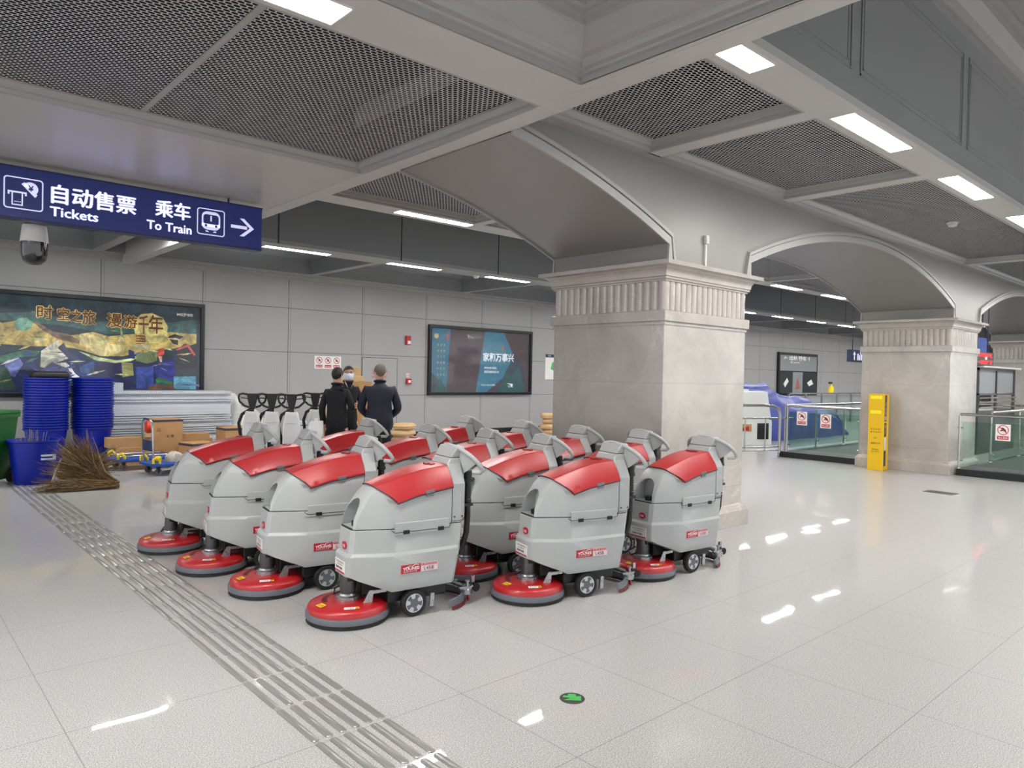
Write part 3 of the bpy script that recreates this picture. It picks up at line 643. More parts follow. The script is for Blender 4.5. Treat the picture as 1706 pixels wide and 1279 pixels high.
# train
ring2(L, [(p[0]*1+2.882-sx, p[1]+3.25-sz) for p in rrect(.20, .20, .06)], [(p[0]+2.882-sx, p[1]+3.262-sz) for p in rrect(.165, .11, .03)], y)
shp([(-.1, -.06), (.1, -.06), (.1, -.03), (-.1, -.03)], 2.882, 3.245); shp([(-.008, .0), (.008, .0), (.008, .06), (-.008, .06)], 2.882, 3.245)
shp([(-.06, -.105), (-.035, -.105), (-.02, -.12), (-.055, -.12)], 2.882, 3.245, 1); shp([(.06, -.105), (.035, -.105), (.02, -.12), (.055, -.12)], 2.882, 3.245, 1)
# arrow
shp([(0, .018), (.185, .018), (.185, -.018), (0, -.018)], 3.1, 3.23); shp([(.10, .10), (.15, .10), (.265, 0), (.15, -.10), (.10, -.10), (.215, 0)], 3.1, 3.23)
L.build('lettering', 'sign_white', s)
L = MB(); L.text('¥', (1.185-sx, -.005, 3.265-sz), XD, ZD, .045, .055, 0, .03)
for dx in (-.055, .055): L.add([(2.882+dx-sx+.014*math.cos(a), -.005, 3.195-sz+.014*math.sin(a)) for a in [2*math.pi*k/12 for k in range(12)]], [list(range(12))])
L.build('icon_detail', 'sign_blue', s)
s = thing('hanging_sign', 'small dark hanging sign with a white up arrow seen past the second column', 'sign', (19.75, 8.1, 2.29))
MB().box(-.5, .9, 0, .12, -.16, .16).build('panel', 'sign_case', s)
for x in (-.3, .7): MB().tube([(x, .06, .16), (x, .06, ZC-2.29)], .012, 8).build('hanger', 'sign_case', s)
L = MB(); y = -.004; L.poly([(-.36, y, -.11), (-.30, y, -.11), (-.30, y, .03), (-.24, y, .03), (-.33, y, .12), (-.42, y, .03), (-.36, y, .03)])
for q in ((-.16, -.06, -.11, .06), (-.04, .04, -.11, .02), (.06, .16, -.11, .05), (.02, .07, .04, .11)): L.poly([(q[0], y, q[2]), (q[1], y, q[2]), (q[1], y, q[3]), (q[0], y, q[3])])
L.build('lettering', 'sign_white', s)
s = thing('led_display', 'red and white scrolling led board hanging between the two far columns', 'display', (18.6, 5.05, 2.20))
MB().box(-.1, 1.2, 0, .15, -.15, .15).build('panel', 'poster_frame', s)
for x in (.2, 1.0): MB().tube([(x, .07, .15), (x, .07, 1.3)], .012, 6).build('hanger', 'sign_case', s)
L = MB(); L.text('欢迎乘坐地铁', (0, -.004, .03), XD, ZD, 1.1, .10, 0, .04); L.text('一米线外等候', (0, -.004, -.13), XD, ZD, 1.1, .10, 0, .04); L.build('lettering', 'led_red', s)
L = MB(); L.text('票', (.55, -.006, -.02), XD, ZD, .12, .06, 0, .04); L.build('white_lettering', 'led_white', s)
s = thing('hanging_sign', 'plain blue hanging board high between the two far columns', 'sign', (19.0, 5.3, 2.55))
MB().box(0, 1.2, 0, .1, -.17, .17).build('panel', 'deck_blue', s)
for x in (.2, 1.0): MB().tube([(x, .05, .17), (x, .05, 1.0)], .012, 6).build('hanger', 'sign_case', s)
# dome camera
c = thing('security_camera', 'white and black dome camera hanging below the blue sign', 'camera', (1.30, 8.6, 2.62))
MB().tube([(0, 0, .42), (0, 0, ZL-2.62)], .025, 12).build('pole', 'camera_white', c, smooth=60)
MB().lathe([(0, .44), (.06, .43), (.095, .40)], n=28).build('top_cap', 'black_plastic', c, smooth=40)
MB().lathe([(.085, .405), (.105, .39), (.123, .235), (.12, .225)], n=28).build('shroud', 'camera_white', c, smooth=40)
MB().lathe([(.118, .228), (.115, .10), (.10, .045), (.06, .01), (0, 0)], n=28).build('dome', 'dome', c, smooth=50)
MB().lathe([(.03, -.118), (.032, -.108), (.0, -.108)], (0.02, 0, .11), 16, axis=1).build('lens', 'dark_metal', c, smooth=40)
# small box and conduit on the arcade wall
c = thing('wall_speaker', 'small white box with conduit on the arcade wall above the column', 'wall box', (6.53, YA0-.001, 3.04))
MB().box(-.025, .025, -.04, 0, -.02, .07).build('box', 'camera_white', c, bevel=.008)
MB().box(-.012, .012, -.02, 0, -.27, -.02).build('conduit', 'lamp_housing', c)
for x, y, z, lb in ((10.9, 3.3, ZC+.085, 'white smoke detector on the perforated ceiling over the open hall'), (7.25, 13.5, ZC+.30, 'white smoke detector in the ceiling recess before the framed lightbox'), (9.75, 12.0, ZC, 'white smoke detector at the ceiling strip above the framed lightbox')):
    c = thing('smoke_detector', lb, 'smoke detector', (x, y, z)); MB().lathe([(.06, 0), (.06, -.02), (.05, -.045), (.03, -.055), (0, -.055)], n=20).build('body', 'camera_white', c, smooth=40)
    MB().lathe([(.07, 0), (.07, -.01), (0, -.01)], n=20).build('base', 'lamp_housing', c)
# ---------------------------------------------------------------- framed pictures and notices on the back wall
def wall_frame(t, x0, x1, z0, z1, fw=.07, d=.09):
    f = MB(); y0, y1 = YW-d, YW
    for q in ((x0, x1, z0, z0+fw), (x0, x1, z1-fw, z1), (x0, x0+fw, z0+fw, z1-fw), (x1-fw, x1, z0+fw, z1-fw)): f.box(q[0], q[1], y0, y1, q[2], q[3])
    f.build('frame', 'poster_frame', t, bevel=.006)
def pane(t, x0, x1, z0, z1, y): MB().box(x0, x1, y-.004, y, z0, z1).build('cover_glass', 'cover', t)
g = NG('cover')                                                     # clear cover with a sheen
tr = g.t.nodes.new('ShaderNodeBsdfTransparent'); gl = g.t.nodes.new('ShaderNodeBsdfGlossy'); gl.inputs['Roughness'].default_value = .06
fr = g.t.nodes.new('ShaderNodeFresnel'); fr.inputs[0].default_value = 1.5; mx = g.t.nodes.new('ShaderNodeMixShader')
g.put(mx.inputs[0], g.math('MULTIPLY', fr.outputs[0], g.math('SUBTRACT', 1, g.t.nodes.new('ShaderNodeNewGeometry').outputs['Backfacing']))); g.t.links.new(tr.outputs[0], mx.inputs[1]); g.t.links.new(gl.outputs[0], mx.inputs[2])
g.t.links.new(mx.outputs[0], [n for n in g.t.nodes if n.type == 'OUTPUT_MATERIAL'][0].inputs[0])
def pm(name, rgb):                                                 # printed ink with soft brushed variation
    if 'ink_'+name in MATS: return 'ink_'+name
    g = NG('ink_'+name); k = lambda f: tuple(min(255, c*f+4) for c in rgb)
    v = .16 if name[:2] == 'p_' else 1; n = g.noise(2.6, 5, rough=.65, dist=2.2); c = g.ramp(n, [(.32, k(1-.38*v)), (.48, rgb), (.66, k(1+.32*v))])
    g.put(g.b.inputs['Base Color'], c); g.b.inputs['Roughness'].default_value = .5; g.put(g.b.inputs['Emission Color'], c); g.b.inputs['Emission Strength'].default_value = .12; return 'ink_'+name
ART = {
'sky2':[(1.78,2.48),(2.31,2.54),(3.06,2.39),(3.67,2.5),(4.54,2.49),(5.0,2.59),(5.01,2.29),(4.1,2.29),(3.47,2.21),(2.68,2.33),(1.78,2.36)],
'gold':[(1.78,2.31),(2.01,2.37),(2.27,2.34),(2.59,2.13),(3.03,2.19),(3.18,2.24),(3.43,2.17),(3.88,2.24),(4.39,2.31),(5.01,2.29),(5.01,2.1),(4.55,1.98),(4.17,1.92),(3.68,1.81),(3.31,1.8),(2.95,1.92),(2.65,1.95),(2.31,1.94),(1.78,1.96)],
'sun':[(3.87,2.33),(3.88,2.51),(3.99,2.62),(4.18,2.65),(4.38,2.57),(4.47,2.41),(4.45,2.22),(4.32,2.09),(4.06,2.06),(3.91,2.12)],
'teal_oval':[(1.98,2.33),(2.04,2.41),(2.16,2.43),(2.25,2.36),(2.24,2.26),(2.15,2.19),(2.02,2.21)],
'low':[(1.78,1.79),(2.22,1.85),(2.37,1.77),(2.95,1.88),(3.27,1.75),(3.68,1.72),(4.17,1.73),(4.6,1.79),(5.02,1.8),(5.02,1.17),(1.79,1.12)],
'green':[(1.78,1.75),(2.13,1.87),(2.37,1.86),(2.31,1.77),(2.05,1.74),(1.79,1.63)],
'body':[(2.38,1.86),(2.53,1.99),(2.63,2.06),(2.72,1.87),(2.8,1.74),(2.59,1.65),(2.46,1.56),(2.37,1.58)],
'arm':[(2.25,2.37),(2.35,2.35),(2.55,2.21),(2.79,2.18),(2.99,2.06),(3.05,1.99),(2.87,2.03),(2.63,2.08),(2.38,2.24)],
'shadow':[(2.63,1.93),(2.72,2.02),(2.8,1.87),(2.95,1.77),(2.99,1.7),(2.8,1.74)],
'leg':[(2.46,1.56),(2.59,1.65),(2.76,1.67),(2.84,1.59),(2.9,1.48),(2.98,1.41),(2.8,1.39),(2.86,1.48),(2.74,1.58)],
'blue1':[(2.37,1.51),(2.55,1.67),(2.8,1.56),(2.86,1.39),(2.39,1.38)],
'bird':[(2.97,2.19),(3.11,2.22),(3.24,2.16),(3.47,2.03),(3.74,2.02),(3.68,1.9),(3.43,1.8),(3.27,1.82),(3.11,1.93),(2.97,2.01)],
'wave':[(2.95,1.88),(3.27,1.78),(3.58,1.73),(3.8,1.77),(4.1,1.92),(4.13,1.88),(3.81,1.72),(3.56,1.68),(3.23,1.72)],
'tower1':[(3.59,2.08),(3.67,2.27),(3.59,2.38),(3.62,2.45),(3.66,2.34),(3.64,2.22),(3.7,2.09)],
'pag':[(3.89,2.24),(4.07,2.25),(4.06,2.2),(4.08,2.19),(4.06,2.14),(4.08,2.13),(4.06,2.08),(4.06,2.06),(3.91,2.05),(3.9,2.12),(3.91,2.13),(3.9,2.18)],
'boat':[(3.82,2.02),(4.12,2.04),(4.17,1.97),(3.89,1.96)],
'box':[(3.91,1.87),(4.28,1.93),(4.28,1.74),(4.11,1.68),(3.91,1.73)],
'red':[(4.3,1.97),(4.41,1.99),(4.41,1.86),(4.28,1.83)],
'leg2':[(4.3,1.83),(4.37,1.83),(4.37,1.59),(4.33,1.56),(4.34,1.71)],
'blu2':[(4.24,1.71),(4.6,1.74),(4.6,1.36),(4.26,1.38)],
'blu3':[(3.91,1.61),(4.22,1.64),(4.22,1.19),(3.92,1.21)],
'grad':[(4.62,1.94),(4.78,2.09),(5.01,2.05),(5.02,1.63),(4.71,1.55),(4.6,1.7)],
'cap':[(4.47,2.21),(4.59,2.27),(4.77,2.23),(4.66,2.16),(4.66,2.06),(4.57,2.08)],
'sash':[(4.62,1.97),(4.85,2.09),(5.0,1.88),(4.96,1.86),(4.84,2.03),(4.64,1.95)],
'cyan':[(4.59,1.44),(5.01,1.45),(5.01,1.19),(4.59,1.19)],
'dark':[(4.6,1.44),(4.7,1.57),(5.01,1.63),(5.01,1.45)],
'brown':[(4.13,1.24),(4.24,1.3),(4.56,1.29),(4.63,1.19),(4.13,1.18)],
'grn2':[(4.26,1.38),(4.31,1.43),(4.58,1.33),(4.56,1.29),(4.27,1.31)],
'book':[(3.66,1.7),(3.85,1.68),(3.87,1.45),(3.68,1.42)],
'dots':[(2.97,1.59),(3.19,1.71),(3.27,1.62),(3.15,1.44),(3.0,1.43)],
'navy':[(3.21,1.68),(3.64,1.67),(3.64,1.4),(3.21,1.37)],
'pal':[(1.85,1.67),(2.05,1.76),(2.12,1.63),(2.0,1.4),(1.94,1.42),(1.89,1.4)],
'gn3':[(1.79,1.54),(1.89,1.57),(2.02,1.17),(1.79,1.17)],
'mid':[(3.78,1.94),(3.87,1.91),(3.89,1.77),(3.78,1.78)],
}
XL = -.30
cols = dict(base=(24, 46, 56), sky2=(44, 86, 84), gold=(172, 152, 88), sun=(198, 186, 116), teal_oval=(98, 142, 122), low=(26, 36, 78), green=(52, 98, 76), body=(190, 192, 176), arm=(104, 84, 66), shadow=(48, 50, 72), leg=(196, 198, 188), blue1=(66, 74, 120), bird=(190, 176, 122), wave=(172, 184, 138), tower1=(198, 192, 150), pag=(120, 74, 40), boat=(150, 150, 128), box=(112, 126, 82), red=(176, 68, 58), leg2=(198, 152, 128), blu2=(30, 40, 120), blu3=(40, 62, 128), grad=(22, 22, 30), cap=(20, 24, 30), sash=(182, 70, 70), cyan=(70, 132, 156), dark=(24, 40, 46), brown=(88, 62, 40), grn2=(30, 96, 60), book=(134, 134, 84), dots=(40, 72, 130), navy=(20, 26, 70), pal=(86, 98, 150), gn3=(34, 66, 50), mid=(30, 40, 104), gold_ink=(206, 176, 108), brown_ink=(82, 44, 24), pale_ink=(210, 214, 206))
t = thing('mural_poster', 'wide framed mural poster in teal and gold above the blue tubs', 'poster', (0, 0, 0))
wall_frame(t, XL, 5.15, 1.06, 2.89)
names = list(cols); mats = [pm(n, cols[n]) for n in names]; q = MB(); yb = YW-.03
q.box(XL+.07, 5.08, yb, yb+.02, 1.13, 2.82, names.index('base'))
q.poly([(XL+.07, yb-.001, 1.14), (1.8, yb-.001, 1.14), (1.8, yb-.001, 1.8), (XL+.07, yb-.001, 1.85)], names.index('low'))
q.poly([(XL+.07, yb-.001, 1.9), (1.8, yb-.001, 1.93), (1.8, yb-.001, 2.33), (XL+.07, yb-.001, 2.25)], names.index('gold'))
for k, (n, p) in enumerate(ART.items()): q.poly([(x, yb-.0015-.0004*k, z) for x, z in p], names.index(n))
rnd = random.Random(11)
for i in range(90):                                                 # small brushed strokes through the lower half and along the horizon
    x, z = rnd.uniform(XL+.2, 4.9), rnd.uniform(1.2, 1.9) if i % 3 else rnd.uniform(1.85, 2.3); L, h, a = rnd.uniform(.06, .34), rnd.uniform(.008, .03), rnd.uniform(-.5, .5)
    c, s_ = math.cos(a), math.sin(a); n = rnd.choice(['blu3', 'dots', 'blue1', 'green', 'teal_oval', 'book', 'pal', 'leg', 'wave', 'mid'] if i % 3 else ['gold_ink', 'wave', 'bird', 'sun', 'box'])
    q.poly([(x, yb-.0155-.00001*i, z), (x+L*.5*c-h*s_, yb-.0155-.00001*i, z+L*.5*s_+h*c), (x+L*c, yb-.0155-.00001*i, z+L*s_), (x+L*.5*c+h*s_*.6, yb-.0155-.00001*i, z+L*.5*s_-h*c*.6)], names.index(n))
for k in range(4): q.poly([(3.9, yb-.018, 2.07+.05*k), (4.07, yb-.018, 2.07+.05*k), (4.06, yb-.018, 2.085+.05*k), (3.91, yb-.018, 2.085+.05*k)], names.index('gold_ink'))
for ch, x0, x1, z0, z1 in (('时', 2.31, 2.55, 2.42, 2.66), ('空', 2.62, 2.80, 2.42, 2.64), ('之', 2.82, 3.0, 2.40, 2.62), ('旅', 3.0, 3.22, 2.36, 2.62), ('漫', 3.40, 3.66, 2.34, 2.60), ('游', 3.68, 3.92, 2.34, 2.58), ('千', 3.94, 4.12, 2.24, 2.60), ('年', 4.12, 4.38, 2.26, 2.62)):
    for dx, dz in ((.014, 0), (-.014, 0), (0, .014), (0, -.014)): q.text(ch, (x0+dx, yb-.0190, z0+dz), (1, 0, 0), (0, 0, 1), x1-x0, z1-z0, names.index('gold_ink'), .012)
    q.text(ch, (x0, yb-.0200, z0), (1, 0, 0), (0, 0, 1), x1-x0, z1-z0, names.index('brown_ink'), .012)
q.text('M杭港地铁', (4.63, yb-.0190, 2.63), (1, 0, 0), (0, 0, 1), .31, .06, names.index('pale_ink'), .02)
q.build('picture', mats, t); pane(t, XL+.07, 5.08, 1.13, 2.82, YW-.06)

t = thing('lightbox_poster', 'framed blue and grey poster with white Chinese characters beside the marble column', 'poster', (0, 0, 0))
wall_frame(t, 10.66, 14.24, 1.05, 2.835, .075)
mats = [pm('p_teal', (40, 98, 124)), pm('p_maroon', (72, 62, 66)), pm('p_green', (44, 78, 78)), pm('p_white', (225, 235, 240)), pm('p_dark', (50, 62, 74)), pm('p_gold', (176, 164, 110)), pm('p_teal2', (54, 110, 134)), pm('p_red', (150, 84, 76))]
q = MB(); q.box(10.73, 14.17, yb, yb+.02, 1.125, 2.76, 1)
for k, (m, p) in enumerate(((0, [(10.73, 2.76), (11.36, 2.76), (11.25, 1.15), (10.92, 1.42), (10.73, 1.66)]), (6, [(12.52, 2.76), (13.18, 2.76), (13.56, 2.15), (13.26, 1.57), (12.60, 1.125), (12.23, 1.125)]), (4, [(13.38, 1.84), (13.7, 2.12), (13.99, 1.65), (14.01, 1.125), (12.96, 1.125)]), (2, [(13.0, 1.125), (13.3, 1.75), (13.5, 1.5), (13.75, 1.9), (14.0, 1.3), (14.0, 1.125)]), (4, [(10.73, 1.66), (11.25, 1.23), (11.21, 1.125), (10.73, 1.125)]), (2, [(10.86, 1.125), (11.06, 1.5), (11.24, 1.125)]))):
    q.poly([(x, yb-.001-.0008*k, z) for x, z in p], m)
XD, ZD = (1, 0, 0), (0, 0, 1)
q.text('家和万事兴', (12.45, yb-.012, 1.95), XD, ZD, 1.12, .24, 3, .02); q.text('亲情连接你我他', (12.5, yb-.012, 1.745), XD, ZD, .44, .065, 3, .01); q.text('家庭和睦幸福万年', (12.5, yb-.012, 1.635), XD, ZD, .53, .07, 3, .01)
for k in range(3): 
    for j, ch in enumerate('家和万事兴业'): q.text(ch, (10.93+.10*k, yb-.012, 2.30-.15*j), XD, ZD, .05, .06, 5)
q.poly([(10.90+.06*math.cos(a)*1.2, yb-.012, 2.55+.06*math.sin(a)) for a in [2*math.pi*k/14 for k in range(14)]], 5)
q.poly([(13.1, yb-.012, 2.30), (13.16, yb-.012, 2.42), (13.2, yb-.012, 2.36), (13.17, yb-.012, 2.26)], 7); q.poly([(11.2, yb-.012, 2.50), (11.27, yb-.012, 2.70), (11.32, yb-.012, 2.58), (11.26, yb-.012, 2.44)], 7)
q.text('公益广告', (13.36, yb-.012, 1.25), XD, ZD, .2, .07, 3); q.text('社会主义核心价值观', (12.4, yb-.012, 1.29), XD, ZD, .5, .05, 3)
q.poly([(13.30, yb-.013, 1.37), (13.55, yb-.013, 1.35), (13.50, yb-.013, 1.25), (13.45, yb-.013, 1.33)], 3)
q.build('picture', mats, t); pane(t, 10.735, 14.165, 1.125, 2.76, YW-.06)

t = thing('notice_board', 'white notice with a dark header on the wall at the edge of the marble column', 'notice', (14.83, YW, 1.49))
MB().box(0, .52, -.02, 0, 0, .73).build('sheet', 'label_white', t); MB().box(0, .52, -.023, -.0205, .64, .73).build('header', 'sign_case', t)
q = MB(); q.text('公告', (.1, -.025, .66), XD, ZD, .12, .05); q.build('lettering', 'print_white', t)
q = MB(); q.poly([(.22, -.022, .30), (.34, -.022, .26), (.42, -.022, .36), (.40, -.022, .52), (.28, -.022, .50)]); q.build('map', 'decal_green', t)
t = thing('prohibition_notice', 'white notice with three red ringed prohibition symbols on the back wall', 'notice', (7.58, YW, 1.66))
MB().box(0, .66, -.008, 0, 0, .285).build('sheet', 'label_white', t)
q = MB(); k_ = MB(); w_ = MB()
for i, tx in enumerate(('禁止攀爬', '禁止乱扔', '禁止吸烟')):
    cx = .115+.215*i; cz = .185
    ring2(q, [(cx+.075*math.cos(a), cz+.075*math.sin(a)) for a in [2*math.pi*j/24 for j in range(24)]], [(cx+.062*math.cos(a), cz+.062*math.sin(a)) for a in [2*math.pi*j/24 for j in range(24)]], -.0095)
    q.poly([(cx-.056, -.0098, cz+.046), (cx-.046, -.0098, cz+.056), (cx+.056, -.0098, cz-.046), (cx+.046, -.0098, cz-.056)])
    q.poly([(cx-.08, -.0095, .025), (cx+.08, -.0095, .025), (cx+.08, -.0095, .085), (cx-.08, -.0095, .085)])
    w_.text(tx, (cx-.065, -.0102, .035), XD, ZD, .13, .035, 0, .01)
    k_.poly([(cx-.035, -.0090, cz-.03), (cx-.01, -.0090, cz+.005), (cx-.03, -.0090, cz+.03), (cx+.0, -.0090, cz+.035), (cx+.03, -.0090, cz+.0), (cx+.035, -.0090, cz-.035), (cx+.01, -.0090, cz-.015)])
q.build('red_print', 'print_red', t); k_.build('symbol', 'print_black', t); w_.build('lettering', 'print_white', t)
# hydrant door in the wall panelling
t = thing('hydrant_door', 'flush grey wall door with red lettering behind the bald man', 'door', (0, 0, 0))
MB().box(8.80, 9.76, YW-.006, YW-.0005, .14, 1.94).build('door_leaf', 'wall_door', t) if M('wall_door', (162, 163, 163), .34) else 0
q = MB()
for a in ((8.79, 8.80, .14, 1.95), (9.76, 9.77, .14, 1.95), (8.79, 9.77, 1.94, 1.95)): q.box(a[0], a[1], YW-.007, YW-.0005, a[2], a[3])
q.build('door_gap', 'seam_black', t)
q = MB(); q.text('消火栓', (9.05, YW-.008, 1.55), XD, ZD, .44, .14); q.text('FIRE HYDRANT', (9.06, YW-.008, 1.47), XD, ZD, .42, .04); q.build('lettering', 'print_red', t)
t = thing('fire_alarm', 'red fire alarm sounder high on the wall beside the framed lightbox', 'alarm', (10.05, YW, 2.40))
MB().box(-.07, .07, -.06, 0, -.11, .11).build('body', 'alarm_red', t, bevel=.01); MB().box(-.03, .06, -.066, -.058, -.09, -.01).build('lens', 'label_white', t, bevel=.004)
t = thing('fire_alarm', 'red fire call point at chest height beside the framed lightbox', 'alarm', (10.09, YW, 1.39))
MB().box(-.07, .07, -.06, 0, -.07, .07).build('body', 'alarm_red', t, bevel=.01); MB().box(-.035, .045, -.066, -.058, -.03, .03).build('button', 'label_white', t, bevel=.004)
q = MB(); q.box(-.06, .04, -.003, 0, .10, .20); s = q.build('plate', 'label_pink', t); q = MB(); q.text('火警', (-.05, -.0045, .12), XD, ZD, .08, .05); q.build('lettering', 'print_red', t)
t = thing('framed_panel', 'tall black framed display panel on the wall beyond the blue tarpaulin', 'display panel', (28.4, YW, .95))
M('panel_grey', (150, 156, 160), .2); M('panel_dark', (58, 66, 70), .2)
MB().box(0, 3.5, -.10, 0, 0, 1.82).build('frame', 'poster_frame', t, bevel=.01)
for a, b, c, d in ((.10, 3.4, 1.05, 1.70), (1.2, 2.1, .1, 1.0)): MB().box(a, b, -.104, -.10, c, d).build('light_area', 'panel_grey', t)
for a, b in ((.10, 1.15), (2.15, 3.4)): MB().box(a, b, -.104, -.10, .1, 1.0).build('dark_area', 'panel_dark', t)
q = MB(); q.text('← 出站 乘车 ↑', (.4, -.107, 1.5), XD, ZD, 2.4, .2, 0, .03); q.text('Exit', (1.0, -.107, 1.38), XD, ZD, .8, .08); q.poly([(.4, -.107, .5), (.7, -.107, .75), (.85, -.107, .6), (.55, -.107, .35)]); q.poly([(2.5, -.107, .55), (2.9, -.107, .7), (3.1, -.107, .5), (2.7, -.107, .4)]); q.build('lettering', 'print_white', t)
q = MB(); q.poly([(1.45, -.107, .25), (1.55, -.107, .6), (1.65, -.107, .75), (1.75, -.107, .6), (1.9, -.107, .3)]); q.build('picture', 'ink_p_red', t)
# ---------------------------------------------------------------- clutter along the back wall, left
def tub_mb(h=.60, r1=.305, r0=.225, lip=.012):
    return MB().lathe([(0, .004), (r0-.01, 0), (r0, .01), (r1-.012, h-.03), (r1, h-.03), (r1+lip, h-.02), (r1+lip, h), (r1-.01, h), (r1-.018, h-.04), (r0-.012, .02), (0, .018)], n=36, cap=False)
tub_me = None
for s, (x, y, nm) in enumerate(((2.25, 13.65, 'with the black bag on top'), (2.93, 13.75, 'next to the white panels'))):
    for k in range(20):
        lb = 'blue plastic tub in the stack %s, %s from the bottom' % (nm, ordw(k))
        if tub_me is None: o = tub_mb().build('tub', 'blue_plastic', smooth=40); tub_me = o.data
        else: o = bpy.data.objects.new('tub', tub_me); COL.objects.link(o)
        o.location = (x+random.uniform(-.006, .006), y+random.uniform(-.006, .006), .043*k); tag(o, lb, 'tub', 'blue tubs nested in two tall stacks')
o = MB().loft([[(x*s, y*s, z) for x, y in ((-.26, -.22), (.24, -.24), (.27, .2), (-.24, .23))] for s, z in ((1, 0), (1.02, .06), (.9, .10))]).build('folded_bag', 'bag_dark', smooth=60, bevel=.02, loc=(2.28, 13.62, .02+.6+19*.043-.018)); tag(o, 'folded black bag on top of a stack of blue tubs', 'bag')
o = tub_mb().build('tub', 'blue_plastic', smooth=40, loc=(1.79, 11.74, 0)); tag(o, 'single blue plastic tub standing on the tactile strip with twigs inside', 'tub')
tw = MB()
for k in range(26):
    a = random.uniform(0, 6.28); r = random.uniform(0, .12); tw.tube([(r*math.cos(a), r*math.sin(a), 0), (r*2*math.cos(a)+random.uniform(-.05, .05), r*1.6*math.sin(a), .62+random.uniform(-.05, .10))], .003, 4)
o = tw.build('twig_bundle', 'stick', loc=(1.75, 11.76, .02)); tag(o, 'loose pale twigs poking out of the single blue tub', 'twigs')
# green wheeled bin
t = thing('wheeled_bin', 'green wheeled bin beside the single blue tub', 'bin', (1.27, 11.98, 0), R(-38))
def rr(w, d, z, r=.04): return [(p[0], p[1], z) for p in rrect(w, d, r, 4)]
MB().loft([rr(.42, .40, .06), rr(.44, .44, .12), rr(.56, .58, .90), rr(.60, .62, .90), rr(.60, .62, .95), rr(.56, .58, .95)]).build('bin_body', 'green_plastic', t, smooth=30)
MB().loft([rr(.58, .62, .952), rr(.60, .64, .96), rr(.58, .62, .99), rr(.3, .3, 1.0)]).build('bin_lid', 'green_plastic', t, smooth=30)
MB().tube([(-.24, .33, .92), (-.24, .37, .94), (.24, .37, .94), (.24, .33, .92)], .014, 8).build('bin_handle', 'green_plastic', t, smooth=60)
for s in (-1, 1): MB().lathe([(.05, -.025), (.1, -.02), (.1, .02), (.05, .025)], (s*.22, .22, .1), 20, axis=0).build('wheel', 'black_rubber', t, smooth=35)
# twig brooms
def broom(tie, tip_c, spread, n, label):
    t = thing('twig_broom', label, 'broom', tie); T0, T1 = Vector((0, 0, 0)), Vector(tip_c)-Vector(tie)
    d = T1.normalized(); u = d.orthogonal().normalized(); w = d.cross(u)
    def clump(n, m, name):
        b = MB()
        for k in range(n):
            a = random.uniform(0, 6.283); q = random.random()**.4; off = (u*math.cos(a)+w*math.sin(a))*q
            L = random.uniform(.55, 1.12); J = lambda s: Vector([random.gauss(0, s) for _ in range(3)])
            p1 = T1*L + off*spread*L + J(.045); mid = T1*.5*L + off*spread*.42 + J(.03)
            pts = [T0+off*.05-d*random.uniform(0, .08), mid, p1]; q1 = mid.lerp(p1, random.uniform(.2, .7)) + J(.06)
            for p in pts+[q1]:
                if p.z + tie[2] < .006: p.z = .006 - tie[2] + random.uniform(0, .02)
            b.tube(pts, [.0052, .0042, .0018], 4); b.tube([mid, q1], [.0028, .0012], 3)
        o = b.build(name, m, t); o['kind'] = 'stuff'
    clump(n*2//3, 'twig', 'bristles'); clump(n//2, 'twig_dark', 'dark_bristles'); clump(n//8, 'stick', 'pale_bristles')
    MB().tube([d*.03, d*.06], .056, 12).build('binding', 'twig_dark', t, smooth=50)
    return t
broom((2.55, 10.80, .06), (1.93, 11.02, .42), .27, 330, 'twig broom fanning out from its tie in front of the single blue tub')
broom((2.44, 10.78, .08), (2.17, 11.02, .58), .17, 190, 'twig broom standing almost upright in the middle of the broom pile')
broom((2.52, 10.64, .05), (1.72, 10.80, .06), .09, 170, 'twig broom lying flat at the front of the broom pile')
broom((2.12, 11.55, .10), (2.72, 11.35, .30), .20, 200, 'twig broom at the back of the broom pile, by the trolleys')
o = MB().tube([(1.98, 10.95, .40), (1.83, 10.86, .016)], .014, 8).build('broom_stick', 'stick', smooth=60); tag(o, 'bare pale stick slanting from the broom pile to the floor', 'stick')
t = thing('broom_clamp', 'pale blue plastic broom clamp poking from the broom pile', 'clamp', (1.84, 10.92, .40)); 
for z in (0, .045): MB().box(-.09, .06, -.02, .02, z, z+.022).build('jaw', 'white_board', t, bevel=.004)
MB().box(.04, .07, -.02, .02, 0, .067).build('bridge', 'white_board', t)
# stacked perforated white panels
panel_me = {}
def board(x0, x1, y0, y1, z, h, label, name='perforated_panel'):
    t = thing(name, label, 'panel', (x0, y0, z), 0, 'white perforated panels in a stack')
    key = (round(x1-x0, 2), round(y1-y0, 2), h)
    if key not in panel_me:
        w, d = x1-x0, y1-y0
        MB().box(0, w, 0, d, 0, h).build('tray', 'white_board', t, bevel=.003)
        q = MB()
        for r in range(2 if h > .04 else 1):
            for k in range(int(w/.035)): q.box(.02+.035*k, .032+.035*k, -.0012, 0, h*(.28+.4*r), h*(.28+.4*r)+.007)
        q.build('slots', 'board_slot', t)['kind'] = 'stuff'
        panel_me[key] = [(c.name, c.data) for c in kids(t)]
    else:
        for n, me in panel_me[key]:
            c = bpy.data.objects.new(n, me); COL.objects.link(c); c.parent = t
    return t
z = .0; zs = []
hs = [.07]*5 + [.03]*4 + [.10] + [.03]*3 + [.15, .09, .03, .10, .05]
for k, h in enumerate(hs):
    dx = random.uniform(-.05, .05); x1 = 5.33+random.uniform(-.04, .03)
    board(3.20+dx*.6, 3.20+dx*.6+2.13, 13.95+random.uniform(-.03, .03), 14.6, z, h, 'long white perforated panel in the stack under the mural, %s from the bottom' % ordw(k)); z += h+(.012 if h < .05 else .0012)
ztop = z
